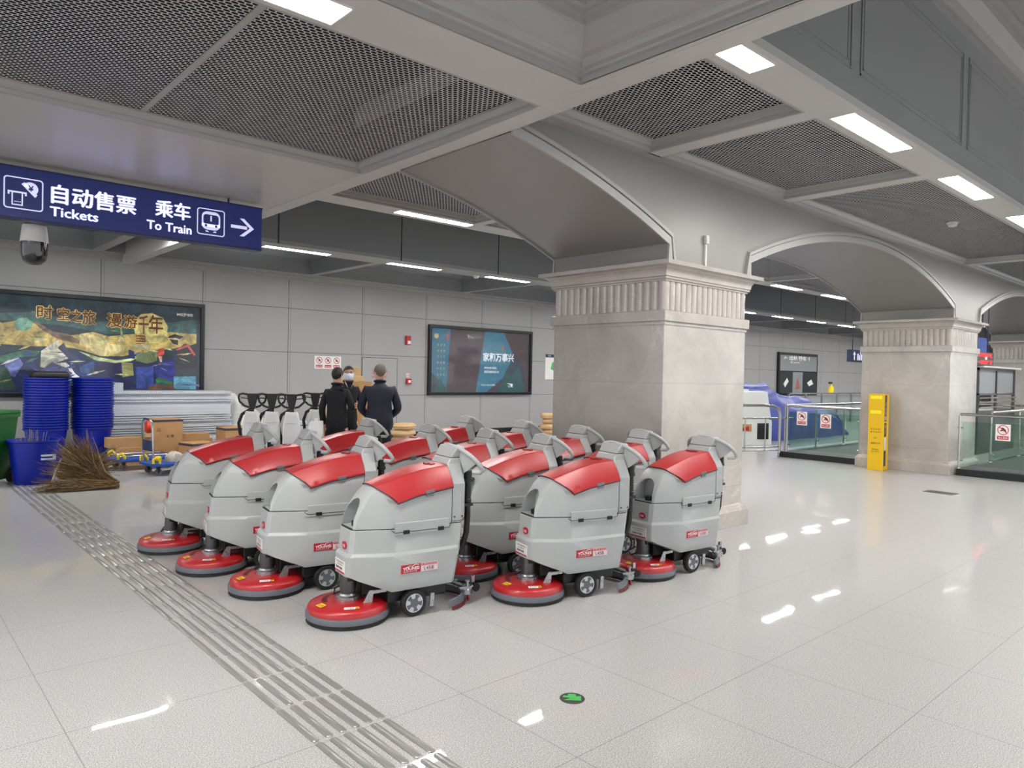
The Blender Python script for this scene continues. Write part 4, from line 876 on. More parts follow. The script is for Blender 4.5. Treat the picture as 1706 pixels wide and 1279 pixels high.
for k in range(2): board(3.16, 3.45, 13.97, 14.5, ztop+.0735*k, .07, 'short white panel on top of the long panel stack, %s' % ('lower of two' if k == 0 else 'upper of two'))
# plastic film heap
def heap(name, label, cat, c, r, h, m, seed, n=28, rings=9, group=None):
    rnd = random.Random(seed); ph = [rnd.uniform(0, 6.28) for _ in range(8)]; mb = MB(); rs = []
    for k in range(rings+1):
        v = k/rings; rad = math.cos(v*math.pi/2)**.6; ring = []
        for j in range(n):
            a = 2*math.pi*j/n; w = 1+.10*math.sin(3*a+ph[0]+v*3)+.07*math.sin(5*a+ph[1]-v*5)+.05*math.sin(9*a+ph[2]+v*9)
            ring.append((r[0]*rad*w*math.cos(a), r[1]*rad*w*math.sin(a), max(0, h*math.sin(v*math.pi/2)*(1+.08*math.sin(2*a+ph[3])+.04*math.sin(7*a+ph[4])))))
        rs.append(ring)
    o = mb.loft(rs).build(name, m, smooth=70, loc=c); return tag(o, label, cat, group)
heap('plastic_film', 'crumpled heap of white plastic film at the end of the white panels', 'film', (5.72, 14.2, 0), (.42, .40), .80, 'film_white', 3)
heap('plastic_film', 'upper roll of white plastic film resting against the panel stack end', 'film', (5.55, 14.48, .60), (.20, .28), .50, 'film_white', 5)
# cartons
def carton(label, x0, x1, y0, y1, z0, z1, rot=0, tape=True, marks=None, open_=False):
    cx, cy = (x0+x1)/2, (y0+y1)/2
    t = thing('cardboard_box', label, 'box', (cx, cy, z0), R(rot)); a, b, h = (x1-x0)/2, (y1-y0)/2, z1-z0
    MB().box(-a, a, -b, b, 0, h).build('carton', 'carton', t, bevel=.004)
    if tape: 
        q = MB(); q.box(-a-.001, a+.001, -b-.001, b+.001, h-.05, h-.012); q.build('tape', 'tape_dark', t)
    if marks:
        q = MB()
        for ch, u, v, s in marks: q.text(ch, (-a+u, -b-.002, v), (1, 0, 0), (0, 0, 1), s, s)
        q.build('print', 'print_black', t)
    return t
carton('tall brown cardboard box standing behind the blue trolleys', 3.74, 4.22, 13.22, 13.62, 0, .73, 0, True, [('水', .21, .41, .05), ('桶', .28, .41, .05), ('□', .06, .52, .05)])
carton('long brown carton, lower of the two lying in front of the blue tubs', 3.12, 3.68, 13.02, 13.28, 0, .29, 0, False)
carton('long brown carton, upper of the two lying in front of the white panels', 3.01, 3.66, 13.05, 13.30, .29, .45, 0, False)
carton('flat brown carton lying on another box beside the tall cardboard box', 4.26, 4.76, 13.45, 13.8, .35, .44, 0, False)
carton('brown carton under the flat one, beside the tall cardboard box', 4.27, 4.80, 13.42, 13.85, 0, .35, 0, False)
carton('low taped cardboard box with faint markings in front of the flat carton', 4.14, 4.62, 12.72, 13.12, 0, .34, 14, True, [('|||', .1, .08, .12)])
carton('taped cardboard box with small print next to the floor polishers', 4.82, 5.52, 12.85, 13.3, .22, .57, 0, True, [('· ·', .35, .18, .10), ('|||', .52, .17, .05)])
carton('brown carton holding up the taped box by the floor polishers', 4.84, 5.50, 12.87, 13.3, 0, .22, 0, False)
# platform trolleys
def trolley(label, loc, rot, folded):
    t = thing('platform_trolley', label, 'trolley', loc, R(rot))
    MB().loft([rr(.86, .56, .135, .07), rr(.90, .60, .145, .08), rr(.90, .60, .175, .08), rr(.86, .56, .182, .07)]).build('platform', 'deck_blue', t, smooth=30)
    for x in (-.33, .33):
        for y in (-.2, .2):
            w = MB().lathe([(.02, -.018), (.05, -.014), (.05, .014), (.02, .018)], (x, y, .052), 18, axis=1).build('caster', 'rim_grey', t, smooth=35)
            MB().prism([(x-.03, y-.024, .136), (x+.03, y-.024, .136), (x+.012, y-.024, .04), (x-.012, y-.024, .04)], (0, .048, 0)).build('fork', 'black_plastic', w)
    if folded: P = [(-.40, -.20, .19), (-.40, -.20, .215), (.30, -.20, .215), (.36, -.12, .215), (.36, .12, .215), (.30, .20, .215), (-.40, .20, .215), (-.40, .20, .19)]
    else: P = [(-.40, -.20, .17), (-.42, -.20, .72), (-.425, -.17, .80), (-.43, -.10, .84), (-.43, .10, .84), (-.425, .17, .80), (-.42, .20, .72), (-.40, .20, .17)]
    MB().tube(P, .016, 10).build('push_handle', 'steel', t, smooth=60)
    if not folded:
        MB().box(-.422, -.404, -.185, .185, .36, .52).build('handle_panel', 'panel_navy', t, bevel=.004)
    for s in (-1, 1):
        MB().tube([(-.42, s*.25, .185), (-.42, s*.25, .25), (-.37, s*.25, .27), (-.33, s*.25, .22), (-.33, s*.25, .185)], .022, 8).build('hinge_guard', 'yellow', t, smooth=60)
    return t
trolley('blue platform trolley with upright silver handle in front of the tall box', (3.66, 11.78, 0), 4, False)
trolley('blue platform trolley with folded handle behind the first trolley', (3.40, 12.60, 0), 2, True)
heap('rag', 'crumpled dirty white mop rag on the front blue trolley', 'rag', (3.62, 11.74, .183), (.14, .11), .14, 'rag', 8)
o = MB().lathe([(.0, 0), (.05, .01), (.055, .06), (.03, .085), (0, .09)], n=14).build('tape_roll', 'yellow', smooth=40, loc=(3.40, 11.77, .183)); tag(o, 'yellow roll on the front trolley at the foot of its handle', 'roll')
o = MB().tube([(0, 0, 0), (.10, .02, .0), (.16, .06, 0), (.10, .11, 0), (.0, .10, 0), (0, 0, 0)], .016, 8).build('frame_loop', 'white_board', smooth=60, loc=(3.76, 11.90, .20)); tag(o, 'pale plastic loop beside the rag on the front trolley', 'loop')
o = MB().lathe([(0, -.05), (.09, -.045), (.11, 0), (.09, .045), (0, .05)], n=20, axis=0).build('cable_reel', 'orange_red', smooth=50, loc=(3.62, 13.06, .62)); tag(o, 'orange red reel seen through the upright trolley handle', 'reel')
MB().box(-.07, .07, -.07, .07, -.17, -.105).build('stand', 'kraft', o)
# floor polishers with white tanks
def jerry(mb, o=(0, 0, 0)):
    def r4(w, d, z, x=0):
        w *= .80
        return [(p[0]+x+o[0], p[1]+o[1], z+o[2]) for p in rrect(w, d, .03, 4)]
    return mb.loft([r4(.27, .17, 0), r4(.29, .19, .02), r4(.29, .19, .36), r4(.27, .17, .42), r4(.22, .12, .52), r4(.20, .11, .545)])
def polisher(label, loc, rot):
    t = thing('floor_polisher', label, 'floor polisher', loc, R(rot), 'black handled floor polishers with white tanks')
    MB().lathe([(.22, .02), (.23, .06), (.21, .14), (.12, .2), (.10, .3), (0, .32)], n=28).build('motor_base', 'black_plastic', t, smooth=40)
    for s in (-1, 1): MB().lathe([(.03, -.02), (.075, -.016), (.075, .016), (.03, .02)], (s*.16, .24, .075), 18, axis=0).build('wheel', 'black_rubber', t, smooth=35)
    MB().tube([(0, .12, .2), (0, .17, .7), (0, .2, 1.10)], .022, 10).build('shaft', 'steel', t, smooth=60)
    tk = jerry(MB(), (0, .02, .50)).build('tank', 'tank_white', t, smooth=35)
    q = MB(); q.box(-.055, .055, -.10, -.085, .86, 1.0); 
    MB().prism([(-.08, -.08, .90), (.08, -.08, .90), (.055, -.045, 1.015), (-.055, -.045, 1.015)], (0, -.012, 0)).build('grip_recess', 'lamp_housing', tk)
    MB().lathe([(.03, 0), (.03, .03), (0, .03)], (0, .02, 1.045), 14).build('cap', 'black_plastic', tk, smooth=40)
    h = MB(); h.loft([[(x*k, y+.2, z) for x, y in ((-1, -.03), (1, -.03), (1, .03), (-1, .03))] for z, k in ((1.06, .03), (1.10, .04), (1.20, .062), (1.26, .07), (1.285, .064))]); h.build('control_head', 'black_plastic', t, bevel=.008)
    for s in (-1, 1):
        MB().tube([(s*.06, .2, 1.27), (s*.13, .2, 1.282), (s*.172, .2, 1.27), (s*.18, .2, 1.225), (s*.165, .2, 1.17), (s*.10, .2, 1.11), (s*.04, .2, 1.09)], .015, 10).build('grip', 'black_plastic', t, smooth=60)
        MB().tube([(s*.06, .2, 1.215), (s*.15, .2, 1.225)], .008, 8).build('lever', 'black_plastic', t, smooth=60)
    MB().tube([(0, .2, 1.08), (-.13, .14, 1.0), (-.17, .1, .88), (-.15, .1, .74), (-.1, .12, .6)], .022, 10).build('cable_hose', 'black_rubber', t, smooth=60)
    return t
polisher('black handled floor polisher with white tank, first of three from the cartons', (4.00, 9.72, 0), -24)
polisher('black handled floor polisher with white tank, second of three from the cartons', (4.22, 9.58, 0), -24)
polisher('black handled floor polisher with white tank, third of three from the cartons', (4.41, 9.36, 0), -24)
o = polisher('black handled floor polisher partly hidden behind the man in black', (5.02, 9.86, 0), -24)
t = thing('water_tank', 'separate white plastic water tank tilted beside the man in black', 'tank', (4.50, 9.02, .0), R(-30))
k_ = jerry(MB(), (0, 0, .40)); k_.v = [(x+(z-.4)*.18, y, z) for x, y, z in k_.v]; k_.build('tank_body', 'tank_white', t, smooth=35)
MB().lathe([(.14, 0), (.12, .1), (.10, .40)], n=20).build('stand', 'black_plastic', t, smooth=40)
MB().lathe([(.03, 0), (.03, .04), (0, .04)], (.09, 0, .945), 14).build('cap', 'tank_white', t, smooth=40)
for k in range(6): carton('flat white packed box in the low pile behind the white tanks, %s from the bottom' % ORD[k], 5.50, 5.80, 11.45, 11.75, .125*k, .125*k+.123, 0, False) if 0 else None
for k in range(6):
    t = thing('packed_box', 'flat white packed box in the pile behind the white tanks, %s from the bottom' % ORD[k], 'box', (5.52, 11.45, .125*k), 0, 'flat white boxes behind the tanks')
    MB().box(0, .17, 0, .3, 0, .122).build('carton', 'white_board', t, bevel=.004); MB().box(-.001, .171, -.001, .301, .05, .075).build('strap', 'board_slot', t)
o = MB().box(0, .30, 0, .04, 0, 1.03).build('fibre_board', 'carton', bevel=.003, loc=(5.72, 11.42, 0), rot=R(4)); tag(o, 'upright brown board leaning behind the man in black', 'board')
carton('large brown carton, bottom of the pile behind the masked man', 6.28, 6.95, 11.3, 11.8, 0, .62, 0, False)
carton('brown carton second up in the pile behind the masked man', 6.32, 6.90, 11.32, 11.78, .62, 1.15, 0, False)
carton('brown carton third up in the pile behind the masked man', 6.36, 6.86, 11.34, 11.74, 1.15, 1.44, 0, False)
o = MB().loft([rr(.30, .26, 0, .03), rr(.24, .2, .09, .03), rr(.18, .16, .10, .03), rr(.17, .16, .25, .03)]).build('paper_parcel', 'kraft', bevel=.006, loc=(6.60, 11.5, 1.441)); tag(o, 'small brown paper parcel on top of the cartons by the masked man', 'parcel')
o = MB().loft([rr(.30, .14, 0, .02), rr(.28, .12, .5, .02), rr(.22, .05, .95, .01)]).build('paper_sack', 'kraft', bevel=.008, loc=(6.52, 10.9, 0)); tag(o, 'tall kraft paper sack standing between the masked man and the grey haired man', 'sack')
def sack(label, x, y, z, w=.46, d=.34, h=.15, rot=0, seed=1, group=None):
    rnd = random.Random(seed); rs = []; ph = rnd.uniform(0, 6)
    for k in range(11):
        v = k/10; e = math.sin(math.pi*min(max(v, .06), .94))**.16*(1+rnd.uniform(-.04, .04))
        rs.append([(p[0]*e*(1+.03*math.sin(9*p[1]+ph)), p[1]*e*(1+.03*math.sin(11*p[0]+ph)), h*v) for p in rrect(w, d, .13, 6)])
    o = MB().loft(rs).build('paper_sack', 'kraft', smooth=50, loc=(x, y, z), rot=R(rot)); return tag(o, label, 'sack', group)
for k in range(4): sack('kraft paper sack in the pile behind the grey haired man, %s from the bottom' % ORD[k], 8.58+.03*(k % 2), 12.9, .135*k, .52, .4, .132, 10*k, k, 'paper sacks behind the men')
for k in range(5): sack('kraft paper sack in the pile beside the marble column, %s from the bottom' % ORD[k], 12.92+.05*(k % 2), 12.9, .132*k, .5, .4, .13, 14*k, 20+k, 'paper sacks beside the marble column')
# ---------------------------------------------------------------- people
def skin_mesh(name, verts, edges, mat, parent, levels=2, root=0):
    """verts: list of (x, y, z, r) or (x, y, z, rx, ry)"""
    me = bpy.data.meshes.new(name); me.from_pydata([v[:3] for v in verts], edges, []); o = bpy.data.objects.new(name, me); COL.objects.link(o)
    sk = o.modifiers.new('skin', 'SKIN'); sk.use_smooth_shade = True
    for i, v in enumerate(verts):
        d = me.skin_vertices[0].data[i]; d.radius = (v[3], v[4] if len(v) > 4 else v[3]); d.use_root = (i == root)
    ss = o.modifiers.new('sub', 'SUBSURF'); ss.levels = ss.render_levels = levels
    bpy.context.view_layer.update()
    nm = bpy.data.meshes.new_from_object(o.evaluated_get(bpy.context.evaluated_depsgraph_get())); o.modifiers.clear(); o.data = nm; bpy.data.meshes.remove(me)
    nm.name = name; nm.materials.clear(); nm.materials.append(MATS[mat]); nm.shade_smooth(); o.parent = parent; return o
def person(label, loc, rot, H, arms, coat, hair, build=1.0, mask=False, coat_len=.84, turn=0):
    """arms: for each side (elbow, wrist, hand direction) in body space, x to the person's right, y ahead"""
    t = thing('person', label, 'person', loc, R(rot)); s = H/1.72; w = build
    V = []; E = []
    def v(x, y, z, r, r2=None): V.append((x*s, y*s, z*s, r*s, (r2 or r)*s)); return len(V)-1
    def e(*ix): 
        for a, b in zip(ix, ix[1:]): E.append((a, b))
    pel = v(0, 0, .93, .10*w, .08*w); sp = v(0, .0, 1.12, .095*w, .075*w); chs = v(0, -.01, 1.28, .10*w, .075*w); nb = v(0, -.015, 1.42, .052, .05); nk = v(0, 0, 1.50, .052); 
    ct, st = math.cos(R(turn)), math.sin(R(turn))
    hd = v(0, .012, 1.575, .068, .078); h2 = v(0, .008, 1.645, .072, .085); tp = v(0, .0, 1.705, .045, .055)
    e(pel, sp, chs, nb, nk, hd, h2, tp)
    def hv(x, y, z, r): return v(x*ct-y*st, x*st+y*ct, z, r)
    ns = hv(0, .095, 1.588, .014); e(hd, ns)
    for sd in (-1, 1): er = hv(sd*.078, -.005, 1.60, .016); e(hd, er)
    CV = [(0, 0, .74, .20*w, .15*w), (0, 0, .96, .185*w, .14*w), (0, 0, 1.14, .15*w, .115*w), (0, -.01, 1.28, .15*w, .115*w), (0, -.015, 1.385, .125*w, .095*w), (0, -.01, 1.445, .074, .068), (0, -.005, 1.485, .064, .062)]
    CE = [(0, 1), (1, 2), (2, 3), (3, 4), (4, 5), (5, 6)]
    for sd, (el, wr, hdir) in zip((-1, 1), arms):
        sh = v(sd*.15*w, -.01, 1.335, .034); eb = v(*el, .032); wt = v(*wr, .027); e(chs, sh, eb, wt)
        d = Vector(hdir).normalized(); pc = Vector(wr) + d*.055; pm_ = v(*pc, .030, .018); e(wt, pm_)
        side = d.cross(Vector((0, 1, 0))); side = side.normalized() if side.length > .1 else Vector((1, 0, 0)); nrm = d.cross(side)
        for k, (f, L) in enumerate(((-.030, .066), (-.010, .076), (.010, .072), (.030, .056))):
            a = v(*(pc + side*f + d*.035), .0095); b_ = v(*(pc + side*f*1.1 + d*(.035+L*.55) + nrm*.012), .0085); c_ = v(*(pc + side*f*1.1 + d*(.035+L*.9) + nrm*.034), .0075); e(pm_, a, b_, c_)
        th = v(*(Vector(wr) + d*.035 - side*.035*sd + nrm*.01), .010); th2 = v(*(Vector(wr) + d*.075 - side*.052*sd + nrm*.02), .0085); e(wt, th, th2)
        i0 = len(CV); CV += [(sd*.158*w, -.01, 1.355, .068*w), tuple(el)+(.055*w,), tuple(Vector(wr)*.80+Vector(el)*.20)+(.047,), tuple(Vector(wr)*1.06-Vector(el)*.06)+(.044,)]; CE += [(3, i0), (i0, i0+1), (i0+1, i0+2), (i0+2, i0+3)]
    for sd in (-1, 1):
        hp = v(sd*.09, 0, .86, .085); kn = v(sd*.105, .01, .48, .058); an = v(sd*.11, -.02, .09, .036); to = v(sd*.125, .12, .035, .034); e(pel, hp, kn, an, to)
    skin_mesh('body', V, E, 'skin', t)
    ck = skin_mesh('jacket', [tuple(c*s for c in q) for q in CV], CE, coat, t)
    skin_mesh('trousers', [tuple(c*s for c in q) for q in [(0, 0, 1.0, .13*w, .10*w), (-.085, 0, .80, .085), (-.105, .01, .48, .075), (-.11, -.01, .14, .07), (-.11, -.01, .07, .068), (.085, 0, .80, .085), (.105, .01, .48, .075), (.11, -.01, .14, .07), (.11, -.01, .07, .068)]], [(0, 1), (1, 2), (2, 3), (3, 4), (0, 5), (5, 6), (6, 7), (7, 8)], 'cloth_black', t)
    for sd in (-1, 1): MB().loft([[(p[0]*s+sd*.12*s, p[1]*s+.05*s, z*s) for p in rrect(.10*k, .27*k, .045*k, 5)] for z, k in ((0, .98), (.03, 1.0), (.065, .9), (.09, .6))]).build('shoe', 'shoe', t, smooth=50)
    # hair as a cap over the back and top of the head
    hm = MB(); rings = []
    for k in range(9):
        th = math.pi*.80*k/8; ring = []
        for j in range(24):
            a = 2*math.pi*j/24; x, y = math.cos(a), math.sin(a); front = (1+y)/2; lim = th*(1-.56*front**.75); 
            r_ = math.sin(lim); z = math.cos(lim); X, Y, Z = .083*x*r_, .004+.099*y*r_, 1.622+.102*z
            ring.append(((X*ct-Y*st)*s, (X*st+Y*ct)*s, Z*s))
        rings.append(ring)
    hm.loft(rings, False, False); hm.build('hair', hair, t, smooth=60)
    for sd in (-1, 1):
        p = Vector((sd*.032, .083, 1.618)); p = Vector((p.x*ct-p.y*st, p.x*st+p.y*ct, p.z))*s
        MB().lathe([(0, -.009), (.008, -.006), (.010, 0), (.008, .006), (0, .009)], p, 10).build('eye', 'eye', t, smooth=60)
    if not mask:
        p = Vector((0, .087, 1.545)); p = Vector((p.x*ct-p.y*st, p.x*st+p.y*ct, p.z))*s; MB().lathe([(0, -.006), (.022, -.002), (.022, .002), (0, .006)], p, 10).build('mouth', 'label_red', t, smooth=60)
    if mask:
        q = MB(); rg = []
        for z, o_, wd in ((1.505, .070, .05), (1.525, .095, .066), (1.555, .108, .076), (1.585, .110, .080), (1.605, .100, .078)):
            ring = []
            for k in range(13):
                a = R(-82+164*k/12); X, Y = wd*math.sin(a)*1.02, .012+(o_-.012)*math.cos(a); ring.append(((X*ct-Y*st)*s, (X*st+Y*ct)*s, z*s))
            rg.append(ring)
        q.loft(rg, False, False, closed=False); q.build('face_mask', 'mask', t, smooth=60)
        g_ = MB()
        for sd in (-1, 1):
            pts = [(sd*.034+.026*math.cos(a), .100, 1.618+.017*math.sin(a)) for a in [2*math.pi*k/14 for k in range(15)]]
            g_.tube([((x*ct-y*st)*s, (x*st+y*ct)*s, z*s) for x, y, z in pts], .0026, 5); g_.tube([((x*ct-y*st)*s, (x*st+y*ct)*s, z*s) for x, y, z in ((sd*.060, .098, 1.62), (sd*.082, .0, 1.615))], .0024, 5)
        g_.tube([((x*ct-y*st)*s, (x*st+y*ct)*s, z*s) for x, y, z in ((-.008, .101, 1.622), (.008, .101, 1.622))], .0024, 5); g_.build('glasses', 'black_plastic', t, smooth=60)
    q = MB(); q.tube([(.072*s*math.cos(a), (-.006+.066*math.sin(a))*s, (1.478-.010*math.sin(a))*s) for a in [2*math.pi*k/20 for k in range(21)]], .016*s, 8, cap=False); q.build('collar', coat, t, smooth=60)
    return t
hang = lambda sd: ((sd*.212, -.03, 1.12), (sd*.20, .06, .90), (0, .15, -1))
person('man in black with short black hair, back turned, facing the masked man', (4.97, 9.14, 0), -42, 1.675, [hang(-1), ((.225, -.02, 1.12), (.15, .19, 1.12), (-.3, 1, .1))], 'cloth_black', 'hair', .92, turn=-8)
t = person('masked man in black with glasses, facing the camera', (5.60, 9.95, 0), 166, 1.705, [((-.22, -.02, 1.12), (-.13, .19, 1.10), (.6, .8, .1)), ((.22, -.02, 1.12), (.13, .19, 1.10), (-.6, .8, .1))], 'cloth_black', 'hair', .88, mask=True, turn=-8)
q = MB()
for sd in (-1, 1): q.prism([(sd*.02, .062, 1.36), (sd*.055, .066, 1.44), (sd*.075, .03, 1.485), (sd*.06, .05, 1.43)], (0, .012, 0))
q.build('shirt_collar', 'shirt_white', t)
person('stout man in a navy jacket with cropped grey hair, back turned', (5.40, 8.72, 0), -33, 1.735, [((-.262, .02, 1.10), (-.15, .20, .98), (.7, .7, -.2)), ((.262, .02, 1.10), (.15, .20, .98), (-.7, .7, -.2))], 'cloth_navy', 'hair_grey', 1.14, turn=6)
# ---------------------------------------------------------------- stair openings with glass barriers, right
XG = 14.5
def glass_run(t, p0, p1, n, post=True, h=1.08, zb=.12):
    """panels of glass, posts and a handrail from p0 to p1, as parts of t"""
    P0, P1 = Vector(p0+(0,)), Vector(p1+(0,)); d = P1-P0; L = d.length; u = d/L; w = Vector((-u.y, u.x, 0))
    for k in range(n):
        a, b = P0+u*(L*k/n+.03), P0+u*(L*(k+1)/n-.03); g = MB(); g.prism([a-w*.005+Vector((0, 0, zb+.06)), b-w*.005+Vector((0, 0, zb+.06)), b-w*.005+Vector((0, 0, h-.13)), a-w*.005+Vector((0, 0, h-.13))], w*.01); g.build('glass_pane', 'glass', t)
    for k in range(n+1):
        c = P0+u*(L*k/n) + w*.04; q = MB(); q.tube([c+Vector((0, 0, zb-.002)), c+Vector((0, 0, h-.02))], .021, 12)
        for z in (zb+.14, h-.24): q.tube([c+Vector((0, 0, z)), c-w*.05+Vector((0, 0, z))], .010, 8); q.tube([c+u*-.05-w*.045+Vector((0, 0, z)), c+u*.05-w*.045+Vector((0, 0, z))], .012, 8)
        q.lathe([(.04, zb-.002), (.035, zb+.012)], (c.x, c.y, 0), 14)
        q.build('post', 'steel', t, smooth=40)
    MB().tube([P0+w*.02+Vector((0, 0, h)), P1+w*.02+Vector((0, 0, h))], .027, 14).build('handrail', 'steel', t, smooth=60)
t = thing('glass_barrier', 'glass barrier between the tall curved rail and the second marble column', 'barrier', (0, 0, 0))
glass_run(t, (XG+.1, 5.93), (XG+.1, 7.42), 1)
t = thing('glass_barrier', 'glass barrier running away from the tall curved steel rail', 'barrier', (0, 0, 0))
glass_run(t, (XG+.12, 7.46), (21.8, 7.46), 5)
t = thing('glass_barrier', 'long glass barrier running towards the viewer from the second marble column', 'barrier', (0, 0, 0))
glass_run(t, (XG+.1, -1.2), (XG+.1, 4.20), 2)
t = thing('glass_barrier', 'far glass barrier with steel handrail across the stair opening', 'barrier', (0, 0, 0))
glass_run(t, (22.3, 4.9), (22.3, 7.4), 2); 
t = thing('glass_barrier', 'far inner glass barrier behind the long glass barrier', 'barrier', (0, 0, 0))
glass_run(t, (16.2, 4.1), (22.2, 4.1), 3)
def curb(lb, x0, x1, y0, y1):
    t = thing('stair_curb', lb, 'curb', (0, 0, 0)); MB().box(x0, x1, y0, y1, 0, .118).build('kerb', 'black_curb', t, bevel=.005); MB().box(x0+.13, x1, y0, y1-.10, .1185, .121).build('deck', 'deck_dark', t); return t
curb('black curb with a dark deck under the glass by the tall curved rail', XG-.06, 22.2, 5.90, 7.56)
curb('black curb with a dark deck under the long glass barrier', XG-.06, 22.2, -1.4, 4.20)
def glass_notice(lb, y, z, x=XG+.055):
    t = thing('glass_notice', lb, 'notice', (x, y, z)); w = .22
    MB().box(-.004, 0, -w/2, w/2, -.14, .14).build('sheet', 'label_white', t)
    q = MB(); r = [(.085*math.cos(a), .045+.085*math.sin(a)) for a in [2*math.pi*k/24 for k in range(24)]]; r2_ = [(.072*math.cos(a), .045+.072*math.sin(a)) for a in [2*math.pi*k/24 for k in range(24)]]
    q.add([(-.0055, p[0], p[1]) for p in r] + [(-.0055, p[0], p[1]) for p in r2_], [(i, (i+1) % 24, 24+(i+1) % 24, 24+i) for i in range(24)])
    q.poly([(-.0058, .055, .105), (-.0058, .065, .095), (-.0058, -.055, -.015), (-.0058, -.065, -.005)]); q.poly([(-.0055, .085, -.12), (-.0055, -.085, -.12), (-.0055, -.085, -.06), (-.0055, .085, -.06)])
    q.build('red_print', 'print_red', t)
    q = MB(); q.poly([(-.005, .05, .02), (-.005, .02, .055), (-.005, .045, .08), (-.005, 0, .085), (-.005, -.04, .05), (-.005, -.05, .01), (-.005, -.02, .03)]); q.build('symbol', 'print_black', t)
    q = MB(); q.text('禁止攀爬', (-.0062, .07, -.108), (0, -1, 0), (0, 0, 1), .14, .035); q.build('lettering', 'print_white', t)
    return t
glass_notice('no climbing notice on the glass next to the second column', 6.60, .80)
glass_notice('no climbing notice on the glass beside the tall curved steel rail', 7.10, .83)
glass_notice('no climbing notice on the long glass barrier past the second column', 3.54, .80)
# steel crowd barrier in front of the white machine
t = thing('steel_barrier', 'movable steel barrier with curved end rail between the column and the glass', 'barrier', (0, 0, 0))
MB().tube([(11.6, 8.35, 1.09), (13.9, 7.62, 1.09), (14.18, 7.53, 1.07), (14.32, 7.49, 1.0), (14.36, 7.48, .9), (14.36, 7.48, .05)], .03, 12).build('rail', 'steel', t, smooth=60)
q = MB(); q.tube([(11.6, 8.35, .82), (14.36, 7.48, .82)], .016, 10); q.tube([(11.6, 8.35, .22), (14.36, 7.48, .22)], .016, 10); q.tube([(11.6, 8.35, .15), (14.36, 7.48, .15)], .012, 10); q.build('cross_bar', 'steel', t, smooth=60)
for k in range(5): x = 11.9+.52*k; y = 8.35-.87*(x-11.6)/2.76; MB().tube([(x, y, .15), (x, y, .82)], .012, 8).build('upright', 'steel', t, smooth=60)
MB().lathe([(.03, -.02), (.05, -.016), (.05, .016), (.03, .02)], (14.36, 7.47, .05), 14, axis=1).build('caster', 'steel', t, smooth=40)
MB().tube([(11.7, 8.32, 0), (11.7, 8.32, 1.09)], .025, 10).build('end_post', 'steel', t, smooth=60)
o = MB().tube([(14.1, 7.58, .8), (14.75, 7.40, .82)], .014, 8).build('clamp_bar', 'steel', smooth=60); tag(o, 'short steel clamp bar tying the movable barrier to the glass', 'clamp')
# white machine and tarpaulin
t = thing('ticket_kiosk', 'white cabinet with black screen panels beside the marble column, under blue tarpaulin', 'kiosk', (16.30, 9.22, 0), R(-30))
MB().loft([[(x, y, z) for x, y in ((-.75, -.05*k), (.55-.12*k, -.05*k), (.55, .5), (-.75, .5))] for z, k in ((0, 0), (.55, 0), (1.0, 1.0), (1.32, 1.6))]).build('cabinet', 'tank_white', t, bevel=.01)
for q in ((-.70, -.30, -.056, -.03, .92, 1.22), (-.70, -.30, -.03, .0, .62, .78), (-.70, -.35, -.02, .0, .1, .22), (.15, .45, -.02, 0, .15, .54)): MB().box(*q).build('screen', 'black_plastic', t)
q = MB(); q.box(-.70, -.02, -.03, .0, .34, .52); q.build('picture_panel', 'carton', t); q = MB(); q.poly([(-.6, -.032, .36), (-.4, -.032, .5), (-.3, -.032, .4), (-.1, -.032, .48), (-.08, -.032, .36)]); q.build('picture', 'label_red', t)
MB().box(-.35, -.1, .0, .3, 1.321, 1.37).build('top_box', 'lamp_housing', t)
rnd = random.Random(4); rs = []
prof = [(16.55, .9, .35), (16.62, 1.42, .45), (17.0, 1.50, .5), (17.6, 1.47, .52), (18.3, 1.50, .56), (18.45, 1.36, .58), (18.9, 1.24, .62), (19.3, 1.12, .62), (19.7, 1.16, .6), (20.3, 1.10, .6), (20.9, .92, .58), (21.6, .70, .52), (22.2, .42, .45), (22.6, .12, .3)]
for i, (x, z1, hw) in enumerate(prof):
    ring = []
    for k in range(34):
        a = math.pi*(1.0-1.0*k/33); j = rnd.uniform(-.035, .035); c = math.cos(a); cc = math.copysign(abs(c)**.6, c); w = 1+.06*math.sin(5*a+x*3)+.05*math.sin(11*a+x*5)+j
        ring.append((x+.10*math.sin(6*a+x*2)+rnd.uniform(-.03, .03), 10.3-.06*(x-17)+hw*cc*w*(1+.25*(1-math.sin(a))), max(0, z1*math.sin(a)**.42*(1+.035*math.sin(9*a+x*4)+j*.6))))
    rs.append(ring)
o = MB().loft(rs, True, True, closed=False).build('tarpaulin', 'tarp', smooth=38); tag(o, 'crumpled blue tarpaulin draped over machines behind the steel barrier', 'tarpaulin')
# row of low metal fence panels far behind
t = thing('metal_fence', 'low grey metal fence with square panels at the far wall', 'fence', (0, 0, 0))
for k in range(6):
    x = 24.6+1.3*k; q = MB(); q.box(x, x+.06, 12.5, 12.56, 0, 1.14); q.build('post', 'metal', t)
    q = MB(); q.box(x+.1, x+1.22, 12.52, 12.54, .1, 1.05); q.build('infill', 'panel_grey', t)
MB().box(24.6, 32.4, 12.49, 12.57, 1.10, 1.15).build('top_rail', 'metal', t)
t = thing('wall_bottle', 'yellow green spray bottle on the far metal fence', 'bottle', (28.0, 12.53, 1.151))
MB().lathe([(.1, 0), (.1, .2), (.04, .28), (.04, .34), (0, .34)], n=16).build('bottle_body', 'yellow', t, smooth=40); MB().box(-.16, .05, -.03, .03, .341, .42).build('trigger', 'black_plastic', t)
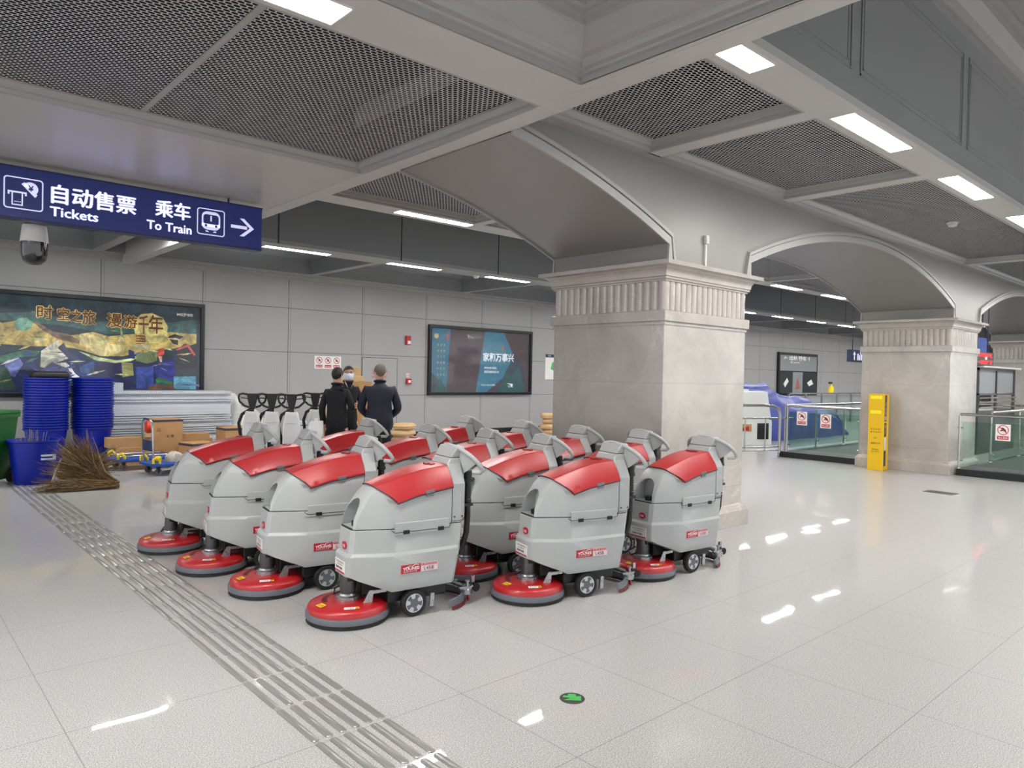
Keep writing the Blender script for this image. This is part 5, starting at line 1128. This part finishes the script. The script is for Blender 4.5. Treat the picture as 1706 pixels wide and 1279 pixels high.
# yellow information box
t = thing('yellow_box', 'tall yellow box with small print leaning on the second marble column', 'box', (0, 0, 0))
A, Bp, Cc = Vector((13.87, 5.50, 0)), Vector((13.99, 5.26, 0)), Vector((14.19, 5.31, 0))
xd = Vector((.10, -.995, 0)); nrm = Vector((-.995, -.10, 0)); dep = -nrm*.30; Lw = .27; hgt = 1.40
P = [A, A+xd*Lw, A+xd*Lw+dep, A+dep]
MB().loft([[p for p in P], [p+Vector((0, 0, hgt)) for p in P]]).build('carton', 'yellow_box', t, bevel=.006)
UP = Vector((0, 0, 1)); f0 = A+nrm*.0015; q = MB()
for a, b, z0, z1 in ((.03, .23, 1.31, 1.37), (.03, .22, 1.04, 1.10)): q.add([f0+xd*a+UP*z0, f0+xd*b+UP*z0, f0+xd*b+UP*z1, f0+xd*a+UP*z1], [(0, 1, 2, 3)])
M('bright_yellow', (255, 240, 40), .4); q.build('tag', 'bright_yellow', t)
q = MB()
for s_, a, z, w, h in (('注意 文明 施工', .04, .74, .18, .03), ('▲ 安全出行', .04, .69, .19, .03), ('提示', .10, .58, .06, .03), ('温馨提示语', .05, .48, .16, .035), ('请勿靠近', .07, .37, .12, .025), ('当心夹手', .06, .33, .14, .025)): q.text(s_, f0+xd*a+UP*z+nrm*.001, xd, UP, w, h)
q.build('print', 'print_black', t)
s1 = A+xd*Lw+xd*.0015; dd = dep.normalized(); q = MB()
for a, b, z0, z1, m in ((.02, .15, .90, 1.38, 0), (.02, .15, .62, .87, 1), (.02, .15, .38, .60, 2), (.02, .15, .08, .36, 0)): q.add([s1+dd*a+UP*z0, s1+dd*b+UP*z0, s1+dd*b+UP*z1, s1+dd*a+UP*z1], [(0, 1, 2, 3)], m)
sp_ = q.build('side_print', ['panel_navy', 'print_black', 'label_white'], t)
q = MB()
for i, ch in enumerate('安全第一'): q.text(ch, s1+xd*.001+dd*.045+UP*(1.18-.085*i), dd, UP, .07, .07)
for i, ch in enumerate('警示'): q.text(ch, s1+xd*.001+dd*.045+UP*(.77-.1*i), dd, UP, .07, .07)
q.build('lettering', 'label_pink', t)
# glazed booth between the far columns
t = thing('service_booth', 'glazed booth with dark frame between the two far columns', 'booth', (0, 0, 0))
MB().box(19.0, 22.0, 5.12, 5.7, 0, 1.0).build('counter', 'dark_metal', t); q = MB()
for a in ((19.0, 19.06), (20.4, 20.46), (21.94, 22.0)): q.box(a[0], a[1], 5.12, 5.18, 1.0, 2.0)
q.box(19, 22, 5.12, 5.18, 1.94, 2.0); q.box(19, 22, 5.12, 5.18, 1.36, 1.40); q.build('frame', 'dark_metal', t)
MB().box(19.06, 21.94, 5.15, 5.16, 1.4, 1.94).build('window_pane', 'panel_grey', t); MB().box(18.9, 22.05, 5.0, 5.8, 2.0, 2.04).build('roof_panel', 'lamp_housing', t)
q = MB()
for z in (1.08, 1.2, 1.3): q.tube([(19.0, 5.08, z), (21.9, 5.08, z)], .018, 8)
q.build('rail', 'steel', t, smooth=60)
